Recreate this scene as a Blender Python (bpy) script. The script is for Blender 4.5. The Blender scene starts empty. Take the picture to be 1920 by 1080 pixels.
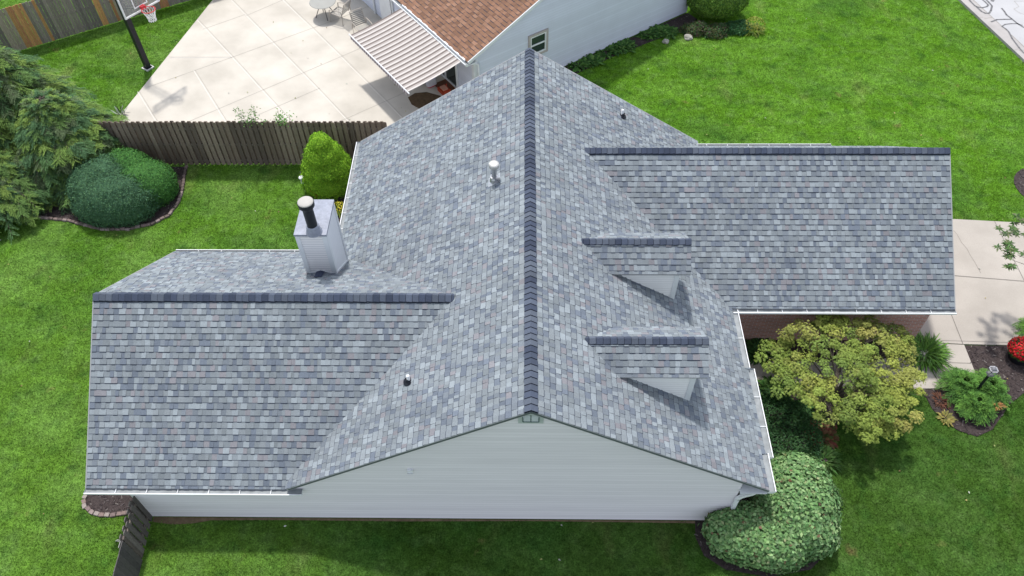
import bpy, bmesh, math, random
import numpy as np
from mathutils import Vector, Matrix, noise
random.seed(7); rng = np.random.default_rng(7)
C = bpy.context.scene.collection
SC = bpy.context.scene

# ------------------------------------------------------------------ camera
FPX = 1487.4; PITCH, YAW, ROLL = 50.951, -1.337, -0.875
CAM = np.array([-0.147, -7.726, 18.373])
def cam_axes():
    p, y, r = np.radians([PITCH, YAW, ROLL])
    fw = np.array([np.sin(y)*np.cos(p), np.cos(y)*np.cos(p), -np.sin(p)])
    rt = np.array([np.cos(y), -np.sin(y), 0]); up = np.cross(rt, fw)
    return rt*np.cos(r)+up*np.sin(r), -rt*np.sin(r)+up*np.cos(r), fw
RT, UP, FW = cam_axes()
cd = bpy.data.cameras.new('camera'); cam = bpy.data.objects.new('camera', cd); C.objects.link(cam)
cd.sensor_width = 36; cd.lens = FPX/1920*36; cd.clip_start = .1; cd.clip_end = 1000
m = Matrix.Identity(4)
for i in range(3):
    m[i][0] = RT[i]; m[i][1] = UP[i]; m[i][2] = -FW[i]; m[i][3] = CAM[i]
cam.matrix_world = m; SC.camera = cam

# ------------------------------------------------------------------ sky, sun, exposure
SUN = Vector((-.15, .535, 1.285)).normalized()
w = bpy.data.worlds.new('World'); SC.world = w; w.use_nodes = True
nt = w.node_tree; nt.nodes.clear()
sky = nt.nodes.new('ShaderNodeTexSky'); sky.sky_type = 'NISHITA'; sky.sun_disc = False
sky.sun_elevation = math.asin(SUN.z); sky.sun_rotation = math.atan2(SUN.x, SUN.y)
sky.air_density = 1.0; sky.dust_density = 1.2; sky.ozone_density = 1.0
bg = nt.nodes.new('ShaderNodeBackground'); bg.inputs[1].default_value = .15
out = nt.nodes.new('ShaderNodeOutputWorld')
hs = nt.nodes.new('ShaderNodeHueSaturation'); hs.inputs['Saturation'].default_value = .42   # bright thin cloud veils the blue
nt.links.new(sky.outputs[0], hs.inputs['Color']); nt.links.new(hs.outputs[0], bg.inputs[0]); nt.links.new(bg.outputs[0], out.inputs[0])
sl = bpy.data.lights.new('sun', 'SUN'); sl.energy = 2.1; sl.angle = math.radians(3.0); sl.color = (1, .96, .90)
so = bpy.data.objects.new('sun', sl); C.objects.link(so)
so.rotation_euler = SUN.to_track_quat('Z', 'Y').to_euler(); so.location = (0, 0, 40)
vs = SC.view_settings; vs.view_transform = 'Standard'; vs.look = 'None'; vs.gamma = 1; vs.exposure = 0.82
vs.use_curve_mapping = False
SC.render.resolution_x = 1024; SC.render.resolution_y = 576
SC.render.engine = 'CYCLES'

# ------------------------------------------------------------------ helpers
def G(u, v, z=0.0):            # where the ground (or a level) lies that the survey photo measured
    r = FW+RT*(u-960)/FPX-UP*(v-540)/FPX
    t = (z-CAM[2])/r[2]; P = CAM+r*t
    return (float(P[0]), float(P[1]))
def G3(u, v, z=0.0): a = G(u, v, z); return Vector((a[0], a[1], z))
def V(*a): return Vector(a)

MATS = {}
def mat(name, col, rough=.7, var=.12, scale=6, detail=6, bump=.0, bscale=60, col2=None, metal=0, spec=.3,
        attr=False, world=False, fine=0, trans=0, alpha=1, attrname='Col', stretch=None, big=0):
    m = bpy.data.materials.new(name); m.use_nodes = True; n = m.node_tree; N = n.nodes; L = n.links
    b = N['Principled BSDF']; b.inputs['Roughness'].default_value = rough; b.inputs['Metallic'].default_value = metal
    b.inputs['Specular IOR Level'].default_value = spec
    if world: geo = N.new('ShaderNodeNewGeometry'); co = geo.outputs['Position']
    else: tc = N.new('ShaderNodeTexCoord'); co = tc.outputs['Object']
    if stretch:
        mp = N.new('ShaderNodeMapping'); mp.inputs['Scale'].default_value = stretch; L.new(co, mp.inputs[0]); co = mp.outputs[0]
    nz = N.new('ShaderNodeTexNoise'); nz.inputs['Scale'].default_value = scale; nz.inputs['Detail'].default_value = detail
    L.new(co, nz.inputs['Vector'])
    rp = N.new('ShaderNodeMapRange'); rp.inputs[1].default_value = .3; rp.inputs[2].default_value = .7
    L.new(nz.outputs['Fac'], rp.inputs[0])
    mx = N.new('ShaderNodeMix'); mx.data_type = 'RGBA'
    L.new(rp.outputs[0], mx.inputs[0])
    if attr:
        at = N.new('ShaderNodeAttribute'); at.attribute_name = attrname
        dk = N.new('ShaderNodeMix'); dk.data_type = 'RGBA'; dk.blend_type = 'MULTIPLY'; dk.inputs[0].default_value = 1
        L.new(at.outputs['Color'], dk.inputs[6]); dk.inputs[7].default_value = (1-var, 1-var, 1-var, 1)
        lt = N.new('ShaderNodeMix'); lt.data_type = 'RGBA'; lt.blend_type = 'MULTIPLY'; lt.inputs[0].default_value = 1
        L.new(at.outputs['Color'], lt.inputs[6]); lt.inputs[7].default_value = (1+var, 1+var, 1+var, 1)
        L.new(dk.outputs[2], mx.inputs[6]); L.new(lt.outputs[2], mx.inputs[7])
    else:
        c2 = col2 or tuple(min(1, c*(1+var)) for c in col); c1 = col if col2 else tuple(c*(1-var) for c in col)
        mx.inputs[6].default_value = (*c1, 1); mx.inputs[7].default_value = (*c2, 1)
    outc = mx.outputs[2]
    if fine:
        n2 = N.new('ShaderNodeTexNoise'); n2.inputs['Scale'].default_value = bscale; n2.inputs['Detail'].default_value = 3
        L.new(co, n2.inputs['Vector'])
        r2 = N.new('ShaderNodeMapRange'); r2.inputs[1].default_value = .3; r2.inputs[2].default_value = .7
        r2.inputs[3].default_value = 1-fine; r2.inputs[4].default_value = 1+fine; L.new(n2.outputs['Fac'], r2.inputs[0])
        m2 = N.new('ShaderNodeMix'); m2.data_type = 'RGBA'; m2.blend_type = 'MULTIPLY'; m2.inputs[0].default_value = 1
        L.new(outc, m2.inputs[6]); L.new(r2.outputs[0], m2.inputs[7]); outc = m2.outputs[2]
    if big:      # broad weathering across the whole surface
        n4 = N.new('ShaderNodeTexNoise'); n4.inputs['Scale'].default_value = .8; n4.inputs['Detail'].default_value = 6; L.new(co, n4.inputs['Vector'])
        r4 = N.new('ShaderNodeMapRange'); r4.inputs[1].default_value = .35; r4.inputs[2].default_value = .65; r4.inputs[3].default_value = 1-big; r4.inputs[4].default_value = 1+big
        L.new(n4.outputs['Fac'], r4.inputs[0]); m4 = N.new('ShaderNodeMix'); m4.data_type = 'RGBA'; m4.blend_type = 'MULTIPLY'; m4.inputs[0].default_value = 1
        L.new(outc, m4.inputs[6]); L.new(r4.outputs[0], m4.inputs[7]); outc = m4.outputs[2]
    L.new(outc, b.inputs['Base Color'])
    if bump:
        n3 = N.new('ShaderNodeTexNoise'); n3.inputs['Scale'].default_value = bscale; n3.inputs['Detail'].default_value = 4
        L.new(co, n3.inputs['Vector'])
        bp = N.new('ShaderNodeBump'); bp.inputs['Strength'].default_value = bump; bp.inputs['Distance'].default_value = .02
        L.new(n3.outputs['Fac'], bp.inputs['Height']); L.new(bp.outputs[0], b.inputs['Normal'])
    if trans:
        tr = N.new('ShaderNodeBsdfTranslucent'); L.new(outc, tr.inputs[0]); ms = N.new('ShaderNodeMixShader'); ms.inputs[0].default_value = trans
        L.new(b.outputs[0], ms.inputs[1]); L.new(tr.outputs[0], ms.inputs[2]); L.new(ms.outputs[0], N['Material Output'].inputs[0])
    if alpha < 1: b.inputs['Alpha'].default_value = alpha
    MATS[name] = m; return m

class MB:
    def __init__(s): s.v = []; s.f = []; s.c = []; s.m = []
    def quad(s, pts, c=(1, 1, 1), m=0):
        k = len(s.v); s.v += [tuple(p) for p in pts]; s.f.append(tuple(range(k, k+len(pts)))); s.c.append(c); s.m.append(m)
    def box(s, c, sx, sy, sz, X=V(1, 0, 0), Y=V(0, 1, 0), col=(1, 1, 1), m=0, base=True):
        # c = centre of the underside when base, sizes full
        c = Vector(c); X = Vector(X).normalized(); Y = Vector(Y).normalized(); Z = X.cross(Y).normalized()
        lo = 0 if base else -sz/2; hi = sz if base else sz/2
        k = len(s.v)
        for z in (lo, hi):
            for a, b in ((-1, -1), (1, -1), (1, 1), (-1, 1)):
                s.v.append(tuple(c+X*(a*sx/2)+Y*(b*sy/2)+Z*z))
        for f in ((3, 2, 1, 0), (4, 5, 6, 7), (0, 1, 5, 4), (1, 2, 6, 5), (2, 3, 7, 6), (3, 0, 4, 7)):
            s.f.append(tuple(k+i for i in f)); s.c.append(col); s.m.append(m)
    def bar(s, a, b, w, h=None, up=V(0, 0, 1), col=(1, 1, 1), m=0):
        a = Vector(a); b = Vector(b); h = h or w; d = b-a; L = d.length; d.normalize()
        X = d.cross(up)
        if X.length < 1e-4: X = d.cross(V(1, 0, 0))
        X.normalize(); Y = X.cross(d).normalized(); k = len(s.v)
        for p in (a, b):
            for i, j in ((-1, -1), (1, -1), (1, 1), (-1, 1)): s.v.append(tuple(p+X*(i*w/2)+Y*(j*h/2)))
        for f in ((3, 2, 1, 0), (4, 5, 6, 7), (0, 1, 5, 4), (1, 2, 6, 5), (2, 3, 7, 6), (3, 0, 4, 7)):
            s.f.append(tuple(k+i for i in f)); s.c.append(col); s.m.append(m)
    def tube(s, pts, r, seg=10, col=(1, 1, 1), m=0, cap=True):
        pts = [Vector(p) for p in pts]; rs = r if isinstance(r, (list, tuple)) else [r]*len(pts); k = len(s.v)
        for i, p in enumerate(pts):
            d = (pts[min(i+1, len(pts)-1)]-pts[max(i-1, 0)]).normalized()
            X = d.cross(V(0, 0, 1));
            if X.length < 1e-3: X = V(1, 0, 0)
            X.normalize(); Y = d.cross(X).normalized()
            for j in range(seg):
                t = 2*math.pi*j/seg; s.v.append(tuple(p+(X*math.cos(t)+Y*math.sin(t))*rs[i]))
        for i in range(len(pts)-1):
            for j in range(seg):
                a = k+i*seg+j; b = k+i*seg+(j+1) % seg
                s.f.append((a, b, b+seg, a+seg)); s.c.append(col); s.m.append(m)
        if cap:
            s.f.append(tuple(k+j for j in reversed(range(seg)))); s.c.append(col); s.m.append(m)
            e = k+(len(pts)-1)*seg; s.f.append(tuple(e+j for j in range(seg))); s.c.append(col); s.m.append(m)
    def lathe(s, c, prof, seg=20, axis=V(0, 0, 1), col=(1, 1, 1), m=0):
        c = Vector(c); Z = axis.normalized(); X = Z.orthogonal().normalized(); Y = Z.cross(X); k = len(s.v)
        for r, z in prof:
            for j in range(seg):
                t = 2*math.pi*j/seg; s.v.append(tuple(c+Z*z+(X*math.cos(t)+Y*math.sin(t))*max(r, 1e-4)))
        for i in range(len(prof)-1):
            for j in range(seg):
                a = k+i*seg+j; b = k+i*seg+(j+1) % seg
                s.f.append((a, b, b+seg, a+seg)); s.c.append(col); s.m.append(m)
    def prism(s, poly, z0, z1, col=(1, 1, 1), m=0):
        n = len(poly)
        ar = sum(poly[i][0]*poly[(i+1) % n][1]-poly[(i+1) % n][0]*poly[i][1] for i in range(n))
        if ar < 0: poly = poly[::-1]
        s.quad([(p[0], p[1], z1) for p in poly], col, m)
        for i in range(n):
            a = poly[i]; b = poly[(i+1) % n]; s.quad([(a[0], a[1], z0), (b[0], b[1], z0), (b[0], b[1], z1), (a[0], a[1], z1)], col, m)
    def build(s, name, mt, parent=None, smooth=False, origin=None, **tags):
        me = bpy.data.meshes.new(name); 
        me.from_pydata(s.v, [], s.f)
        mts = mt if isinstance(mt, (list, tuple)) else [mt]
        for q in mts: me.materials.append(MATS[q] if isinstance(q, str) else q)
        if len(mts) > 1: me.polygons.foreach_set('material_index', s.m)
        a = me.attributes.new('Col', 'FLOAT_COLOR', 'FACE')
        a.data.foreach_set('color', np.array([(*c[:3], 1) for c in s.c], dtype=np.float32).ravel())
        if smooth: me.polygons.foreach_set('use_smooth', [True]*len(me.polygons))
        return link(me, name, parent, origin, **tags)
def link(me, name, parent=None, origin=None, **tags):
    if origin is not None: me.transform(Matrix.Translation(-Vector(origin)))
    o = bpy.data.objects.new(name, me); C.objects.link(o)
    if parent is not None:
        o.parent = parent
        off = Vector(origin) if origin is not None else V(0, 0, 0)
        if 'wloc' in parent.keys(): o.location = off-Vector(parent['wloc'])
        o['wloc'] = tuple(off)
    elif origin is not None: o.location = origin; o['wloc'] = tuple(origin)
    for k, v in tags.items():
        if v: o[{'cat': 'category'}.get(k, k)] = v
    return o
def thing(name, loc, label, cat, group=None):
    o = bpy.data.objects.new(name, None); C.objects.link(o); o.location = loc; o['wloc'] = tuple(loc)
    o.empty_display_size = .2
    o['label'] = label; o['category'] = cat
    if group: o['group'] = group
    return o
def smoothobj(o): o.data.polygons.foreach_set('use_smooth', [True]*len(o.data.polygons)); return o

def mesh_np(name, verts, faces, cols, mt, parent=None, origin=None, **tags):
    """verts (N,3), faces (F,k) arrays, cols (F,3)"""
    me = bpy.data.meshes.new(name); nF, k = faces.shape
    me.vertices.add(len(verts)); me.vertices.foreach_set('co', verts.astype(np.float32).ravel())
    me.loops.add(nF*k); me.loops.foreach_set('vertex_index', faces.astype(np.int32).ravel())
    me.polygons.add(nF); me.polygons.foreach_set('loop_start', np.arange(0, nF*k, k, dtype=np.int32))
    me.polygons.foreach_set('loop_total', np.full(nF, k, dtype=np.int32))
    me.update(calc_edges=True)
    me.materials.append(MATS[mt])
    a = me.attributes.new('Col', 'FLOAT_COLOR', 'FACE')
    c4 = np.ones((nF, 4), dtype=np.float32); c4[:, :3] = cols; a.data.foreach_set('color', c4.ravel())
    return link(me, name, parent, origin, **tags)

def unit(a): return a/np.maximum(np.linalg.norm(a, axis=-1, keepdims=True), 1e-9)
def leaves(P, D, Nn, ln, wd, droop=.25, base=.45):
    """kite shaped leaves: P base (N,3), D direction, Nn normal; returns verts, quads"""
    D = unit(D); S = unit(np.cross(D, Nn)); Nn = unit(np.cross(S, D))
    ln = np.broadcast_to(ln, (len(P),))[:, None]; wd = np.broadcast_to(wd, (len(P),))[:, None]
    a = P; b = P+D*ln*base+S*wd/2+Nn*ln*.06; c = P+D*ln-Nn*ln*droop; d = P+D*ln*base-S*wd/2+Nn*ln*.06
    v = np.stack([a, b, c, d], 1).reshape(-1, 3); f = np.arange(len(P)*4).reshape(-1, 4)
    return v, f
def cat(parts):
    vs_, fs_, k = [], [], 0
    for v, f in parts: vs_.append(v); fs_.append(f+k); k += len(v)
    return np.concatenate(vs_), np.concatenate(fs_)
def pal(n, colors, jit=.12, wts=None):
    c = np.array(colors)[rng.choice(len(colors), n, p=wts)]
    return np.clip(c*(1+rng.normal(0, jit, (n, 1)))*(1+rng.normal(0, jit*.3, (n, 3))), .003, 1)
def rdir(n, zmin=-1, zmax=1):
    z = rng.uniform(zmin, zmax, n); t = rng.uniform(0, 2*np.pi, n); r = np.sqrt(1-z*z)
    return np.stack([r*np.cos(t), r*np.sin(t), z], 1)
def nvec(P, s, off=0): return np.array([noise.noise(Vector(p)*s+Vector((off, off*2, off*3))) for p in P])

# ------------------------------------------------------------------ materials
mat('lawn_soil', (.030, .085, .010), .95, .5, 1.2, 8, world=True, fine=.5, bscale=45, col2=(.05, .11, .014), spec=0)
mat('shingle', (.2, .2, .2), .93, .10, 40, attr=True, fine=.14, bscale=140, spec=.15, big=.055)
mat('roof_deck', (.30, .31, .32), .8, .05)
mat('rake_dark', (.10, .12, .125), .7, .1)
mat('white_metal', (.74, .76, .78), .45, .05, 3)
mat('gutter_inner', (.26, .28, .29), .7, .2, 5)
mat('white_trim', (.68, .71, .73), .6, .05, 3)
mat('siding', (.725, .735, .76), .55, .035, 1.2, attr=True, stretch=(.7, .7, 16))
mat('siding_blue', (.56, .66, .78), .55, .03, 1.5, attr=True)
mat('vent_green', (.47, .52, .52), .6, .05)
mat('concrete_light', (.42, .39, .34), .85, .10, .7, 12, col2=(.56, .525, .465), fine=.04, bscale=60)
mat('concrete_drive', (.335, .305, .27), .85, .10, .8, 9, col2=(.415, .38, .34), fine=.05, bscale=50)
mat('concrete_old', (.30, .265, .22), .85, .15, 2, 9)
mat('concrete_road', (.37, .37, .38), .9, .05, .7, 9, col2=(.43, .43, .44), fine=.05, bscale=70)
mat('concrete_kerb', (.36, .34, .33), .9, .1, 2, 8, fine=.08, bscale=50)
mat('joint_dark', (.18, .165, .15), .95, .1)
mat('joint_light', (.60, .575, .53), .9, .05)
mat('joint_mid', (.30, .28, .25), .9, .1)
mat('tar', (.13, .13, .135), .6, .15, 8)
mat('mulch', (.030, .022, .022), .97, .5, 25, world=True, col2=(.065, .05, .048), bump=.6, bscale=50)
mat('leaf', (.1, .2, .05), .55, .10, 9, attr=True, world=True, trans=.18, spec=.15)
mat('needle', (.1, .2, .05), .65, .10, 6, attr=True, world=True, trans=.10, spec=.05)
mat('painted', (1, 1, 1), .6, .04, 4, attr=True)
mat('wood', (1, 1, 1), .85, .22, 9, 8, attr=True, fine=.16, bscale=30, stretch=(6, 6, .8))
mat('bark', (.09, .075, .06), .9, .3, 14, bump=.6, bscale=30)
mat('black_metal', (.012, .014, .02), .4, .2)
mat('black_rubber', (.015, .016, .025), .5, .1)
mat('galvanised', (.42, .43, .45), .3, .2, 20, metal=.8)
mat('cap_metal', (.25, .27, .33), .45, .18, 5, fine=.05, bscale=20)
mat('brushed', (.55, .54, .52), .5, .15, 12, metal=.4)
mat('patch_brown', (.10, .065, .035), .95, .25, 12)
mat('glass_dark', (.03, .045, .045), .08, .2, 2, spec=.6)
mat('canvas', (1, 1, 1), .8, .05, 5, attr=True)
mat('acrylic', (.5, .5, .48), .15, .05, alpha=.28)
mat('chip', (1, 1, 1), .95, .1, 8, attr=True)
mat('stone', (.34, .33, .29), .9, .25, 8, bump=.5, bscale=18)
mat('edging', (1, 1, 1), .95, .2, 25, attr=True)
mat('dirt', (.14, .10, .06), .97, .4, 8, world=True, col2=(.22, .16, .10))

# brick
def brick_mat():
    m = bpy.data.materials.new('brick'); m.use_nodes = True; N = m.node_tree.nodes; L = m.node_tree.links; b = N['Principled BSDF']
    tc = N.new('ShaderNodeTexCoord'); mp = N.new('ShaderNodeMapping'); mp.inputs['Rotation'].default_value = (math.radians(90), 0, 0)
    sp = N.new('ShaderNodeSeparateXYZ'); cb = N.new('ShaderNodeCombineXYZ'); ad = N.new('ShaderNodeMath')
    L.new(tc.outputs['Object'], sp.inputs[0]); L.new(sp.outputs[0], ad.inputs[0]); L.new(sp.outputs[1], ad.inputs[1])
    L.new(ad.outputs[0], cb.inputs[0]); L.new(sp.outputs[2], cb.inputs[1])
    br = N.new('ShaderNodeTexBrick'); br.inputs['Scale'].default_value = 1; br.inputs['Brick Width'].default_value = .21
    br.inputs['Row Height'].default_value = .067; br.inputs['Mortar Size'].default_value = .009
    br.inputs['Color1'].default_value = (.50, .225, .18, 1); br.inputs['Color2'].default_value = (.35, .155, .13, 1)
    br.inputs['Mortar'].default_value = (.46, .40, .38, 1); L.new(cb.outputs[0], br.inputs['Vector'])
    L.new(br.outputs['Color'], b.inputs['Base Color']); b.inputs['Roughness'].default_value = .9
    MATS['brick'] = m
brick_mat()

# grass: colour follows the ground position so that patches span many blades
def grass_mat():
    m = bpy.data.materials.new('grass'); m.use_nodes = True; N = m.node_tree.nodes; L = m.node_tree.links; b = N['Principled BSDF']
    geo = N.new('ShaderNodeNewGeometry')
    def nz(s, d=4, off=(0, 0, 0), st=(1, 1, 1)):
        mp = N.new('ShaderNodeMapping'); mp.inputs['Location'].default_value = off; mp.inputs['Scale'].default_value = st
        L.new(geo.outputs['Position'], mp.inputs[0]); n = N.new('ShaderNodeTexNoise'); n.inputs['Scale'].default_value = s
        n.inputs['Detail'].default_value = d; L.new(mp.outputs[0], n.inputs['Vector']); return n.outputs['Fac']
    def mr(x, a, c, lo=0, hi=1):
        r = N.new('ShaderNodeMapRange'); r.inputs[1].default_value = a; r.inputs[2].default_value = c
        r.inputs[3].default_value = lo; r.inputs[4].default_value = hi; L.new(x, r.inputs[0]); return r.outputs[0]
    def mix(f, a, c, bt='MIX'):
        x = N.new('ShaderNodeMix'); x.data_type = 'RGBA'; x.blend_type = bt
        if hasattr(f, 'links'): L.new(f, x.inputs[0])
        else: x.inputs[0].default_value = f
        for i, y in ((6, a), (7, c)):
            if hasattr(y, 'links'): L.new(y, x.inputs[i])
            else: x.inputs[i].default_value = (*y, 1)
        return x.outputs[2]
    sx = N.new('ShaderNodeSeparateXYZ'); L.new(geo.outputs['Position'], sx.inputs[0])
    back = mr(sx.outputs[1], 4, 13)                       # back lawns are a fresher green than the front one
    left = mr(sx.outputs[0], -3, -9)                     # the side yard on the left is a different, paler grass
    base = mix(back, (.046, .100, .016), (.100, .230, .019))
    base = mix(left, base, mix(back, (.100, .205, .026), (.090, .205, .020)))
    hi = mix(back, (.062, .128, .026), (.128, .27, .034))
    hi = mix(left, hi, (.13, .25, .045))
    c = mix(mr(nz(.55, 7), .42, .62), base, hi)
    c = mix(mr(nz(2.6, 6, (9, 3, 0)), .50, .74, 0, .55), c, mix(back, (.10, .175, .05), (.17, .29, .08)))
    c = mix(mr(nz(.9, 5, (4, 14, 0), (1, .45, 1)), .60, .78, 0, .6), c, mix(back, (.12, .14, .05), (.19, .22, .075)))
    c = mix(mr(nz(1.1, 7, (50, 2, 0)), .66, .76, 0, .75), c, (.22, .17, .075))      # thin, straw coloured spots
    c = mix(mr(nz(1.7, 6, (31, 5, 0)), .54, .72, 0, .6), c, (.030, .090, .018))
    c = mix(mr(nz(.35, 3, (20, 7, 0)), .5, .7, 0, .5), c, (.040, .115, .022))
    c = mix(1, c, mr(nz(5, 4), .3, .7, .78, 1.25), 'MULTIPLY')
    c = mix(1, c, mr(nz(13, 2), .33, .67, .82, 1.20), 'MULTIPLY')
    c = mix(1, c, mr(nz(26, 1, (3, 8, 0)), .33, .67, .74, 1.28), 'MULTIPLY')
    dt = N.new('ShaderNodeVectorMath'); dt.operation = 'DOT_PRODUCT'; dt.inputs[1].default_value = (1.9, 5.2, 0); L.new(geo.outputs['Position'], dt.inputs[0])
    sn = N.new('ShaderNodeMath'); sn.operation = 'SINE'; L.new(dt.outputs['Value'], sn.inputs[0])      # mowing passes
    c = mix(1, c, mr(sn.outputs[0], -.8, .8, .94, 1.06), 'MULTIPLY')
    at = N.new('ShaderNodeAttribute'); at.attribute_name = 'Col'
    c = mix(1, c, at.outputs['Color'], 'MULTIPLY')
    L.new(c, b.inputs['Base Color']); b.inputs['Roughness'].default_value = .9; b.inputs['Specular IOR Level'].default_value = 0
    tr = N.new('ShaderNodeBsdfTranslucent'); L.new(c, tr.inputs[0]); ms = N.new('ShaderNodeMixShader'); ms.inputs[0].default_value = .25
    L.new(b.outputs[0], ms.inputs[1]); L.new(tr.outputs[0], ms.inputs[2]); L.new(ms.outputs[0], N['Material Output'].inputs[0])
    MATS['grass'] = m
grass_mat()

# ------------------------------------------------------------------ house dimensions
Hr, S = 5.282, .639; ML, MR, Y0, Y1 = -5.30, 5.28, -.10, 11.55
def zmain(x): return Hr-S*abs(x)
WXL, WXR = -10.02, 11.03
LY, LZ, LS = 3.52, 4.19, .703           # left wing ridge y, z, slope
LN, LF, LE = -.05, 7.09, 1.68
RY, RZ, RS = 8.38, 4.355, .705
RN, RF, RE = 4.94, 11.30, 1.93
TABS = [(0.243, 0.275, 0.299), (0.189, 0.214, 0.234), (0.21, 0.235, 0.254), (0.135, 0.158, 0.194), (0.161, 0.184, 0.211), (0.202, 0.2, 0.218), (0.178, 0.201, 0.218)]
TW = [.20, .20, .16, .13, .15, .07, .09]
BROWN = [(.235, .130, .085), (.20, .112, .072), (.26, .150, .10), (.18, .10, .066)]

def slope(name, r0, r1, down, length, parent, exp=.143, tabs=TABS, tw=TW, wid=(.070, .160), thick=.11, deck='roof_deck', seed=0, lab=None, clip=None):
    """a shingled roof plane hanging from its ridge line r0-r1; rows of tabs with raised butts"""
    r = random.Random(seed); mb = MB(); r0 = Vector(r0); r1 = Vector(r1); a = (r1-r0); La = a.length; a.normalize()
    d = Vector(down).normalized(); n = a.cross(d)
    if n.z < 0: n = -n
    rows = int(math.ceil(length/exp-.05)); edge = (.030, .034, .045)
    for k in range(rows):
        s0 = k*exp; s1 = min((k+1)*exp, length); s0b = max(0, s0-.02)
        x = 0.0; tooth = r.random() < .5; prev = None
        Lr = min(La, clip(s0)) if clip else La
        while x < Lr-1e-4:
            wd = r.uniform(*wid); x2 = x+wd
            if Lr-x2 < .06: x2 = Lr
            c = r.choices(tabs, tw)[0]
            j = r.uniform(.9, 1.1); c = tuple(q*j for q in c)
            h = .019 if tooth else .009
            low = s1-(0 if tooth else .001)
            p = [r0+a*x+d*s0b+n*.002, r0+a*x2+d*s0b+n*.002, r0+a*x2+d*low+n*h, r0+a*x+d*low+n*h]
            mb.quad(p[::-1] if (p[1]-p[0]).cross(p[3]-p[0]).dot(n) < 0 else p, c)
            mb.quad([p[3], p[2], p[2]-n*(h+.004), p[3]-n*(h+.004)], edge)
            if s1 < length-.03:   # printed band, also painting the butt's shadow line below each tab
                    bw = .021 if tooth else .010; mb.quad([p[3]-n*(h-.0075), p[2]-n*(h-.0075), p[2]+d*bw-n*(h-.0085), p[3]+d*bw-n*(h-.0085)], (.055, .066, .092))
            if tooth:
                mb.quad([p[0], p[3], p[3]-n*.013, p[0]-n*.002], edge)
                mb.quad([p[1], p[2], p[2]-n*.013, p[1]-n*.002], edge)
            x = x2; tooth = not tooth if r.random() < .85 else tooth
    # deck under the shingles
    b0 = r0-n*.006; b1 = r1-n*.006; e0 = b0+d*(length-.01); e1 = b1+d*(length-.01); t = V(0, 0, -thick)
    i0, i1 = b0+a*.01, b1-a*.01; e0 = e0+a*.01; e1 = e1-a*.01
    if clip: i1 = b0+a*(min(La, clip(0))-.05); e1 = b0+d*(length-.01)+a*(min(La, clip(length))-.05)
    for q in ([i0, i1, e1, e0], [i0+t, e0+t, e1+t, i1+t], [i0, e0, e0+t, i0+t], [i1, i1+t, e1+t, e1], [e0, e1, e1+t, e0+t], [i0, i0+t, i1+t, i1]):
        mb.quad(q, (1, 1, 1), 1)
    return mb.build(name, ['shingle', deck], parent, label=lab)

def ridge_cap(p0, p1, dl, dr, parent, w=.155, exp=.15, lift=.042, cols=((.060, .074, .108), (.078, .094, .130), (.048, .060, .092), (.088, .104, .135)), seed=1, flip=False):
    r = random.Random(seed); mb = MB(); p0 = Vector(p0); p1 = Vector(p1)
    if flip: p0, p1 = p1, p0
    a = p1-p0; L = a.length; a.normalize(); dl = Vector(dl).normalized(); dr = Vector(dr).normalized()
    up = V(0, 0, 1); k = 0; x = 0
    while x < L-.01:
        x2 = min(x+exp, L); c = r.choice(cols); j = r.uniform(.85, 1.15); c = tuple(q*j for q in c)
        w1 = w+r.uniform(-.004, .004)
        A = p0+a*x+up*(lift+.018); B = p0+a*x2+up*(lift+.002)
        AL = A+dl*w1; AR = A+dr*w1; BL = B+dl*w1; BR = B+dr*w1
        AM = (A+up*.0); 
        mb.quad([A, AL, BL, B], c); mb.quad([A, B, BR, AR], c)
        dn = up*-(lift+.012); e = tuple(q*.45 for q in cols[2])
        mb.quad([AL, AL+dn, BL+dn, BL], e); mb.quad([AR, BR, BR+dn, AR+dn], e)
        mb.quad([A, AR, AR-up*.018, A-up*.018], e); mb.quad([A, A-up*.018, AL-up*.018, AL], e)
        if x > 0:
            q = a*-.014; z_ = up*.008; mb.quad([A+q-up*.013, AL+q-up*.013, AL-up*.012, A-up*.012], e); mb.quad([A+q-up*.013, A-up*.012, AR-up*.012, AR+q-up*.013], e)
        if x == 0: mb.quad([A, AR, AR+dn, AL+dn, AL], e)
        if x2 == L: mb.quad([B, BL, BL+dn, BR+dn, BR], e)
        x = x2
    return mb.build('ridge_cap', 'shingle', parent)

def gutter(p0, p1, outv, parent, w=.12, h=.10):
    """open trough hung along an eave: p0-p1 is its top inner edge"""
    mb = MB(); p0 = Vector(p0); p1 = Vector(p1); o = Vector(outv).normalized(); u = V(0, 0, 1)
    prof = [(0, 0), (0, -h), (w*.7, -h), (w, -h*.45), (w, .004), (w-.022, .004), (w-.022, -.014), (w-.006, -.014)]
    inner = [(.004, 0), (.004, -h*.35), (w-.02, -h*.35), (w-.02, -.014)]
    def sweep(pr, m):
        for i in range(len(pr)-1):
            a, b = pr[i], pr[i+1]
            mb.quad([p0+o*a[0]+u*a[1], p1+o*a[0]+u*a[1], p1+o*b[0]+u*b[1], p0+o*b[0]+u*b[1]], (1, 1, 1), m)
    sweep(prof[:6], 0); sweep(inner, 1)
    for p in (p0, p1): mb.quad([p+o*a+u*b for a, b in prof[:6]], (1, 1, 1), 0)
    L = (p1-p0).length; k = int(L/.62); d = (p1-p0).normalized()
    for i in range(1, k): mb.box(p0+d*(i*L/k)+o*(w/2), .012, w-.02, .004, d, o, m=0)
    return mb.build('gutter', ['white_metal', 'gutter_inner'], parent)

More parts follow.
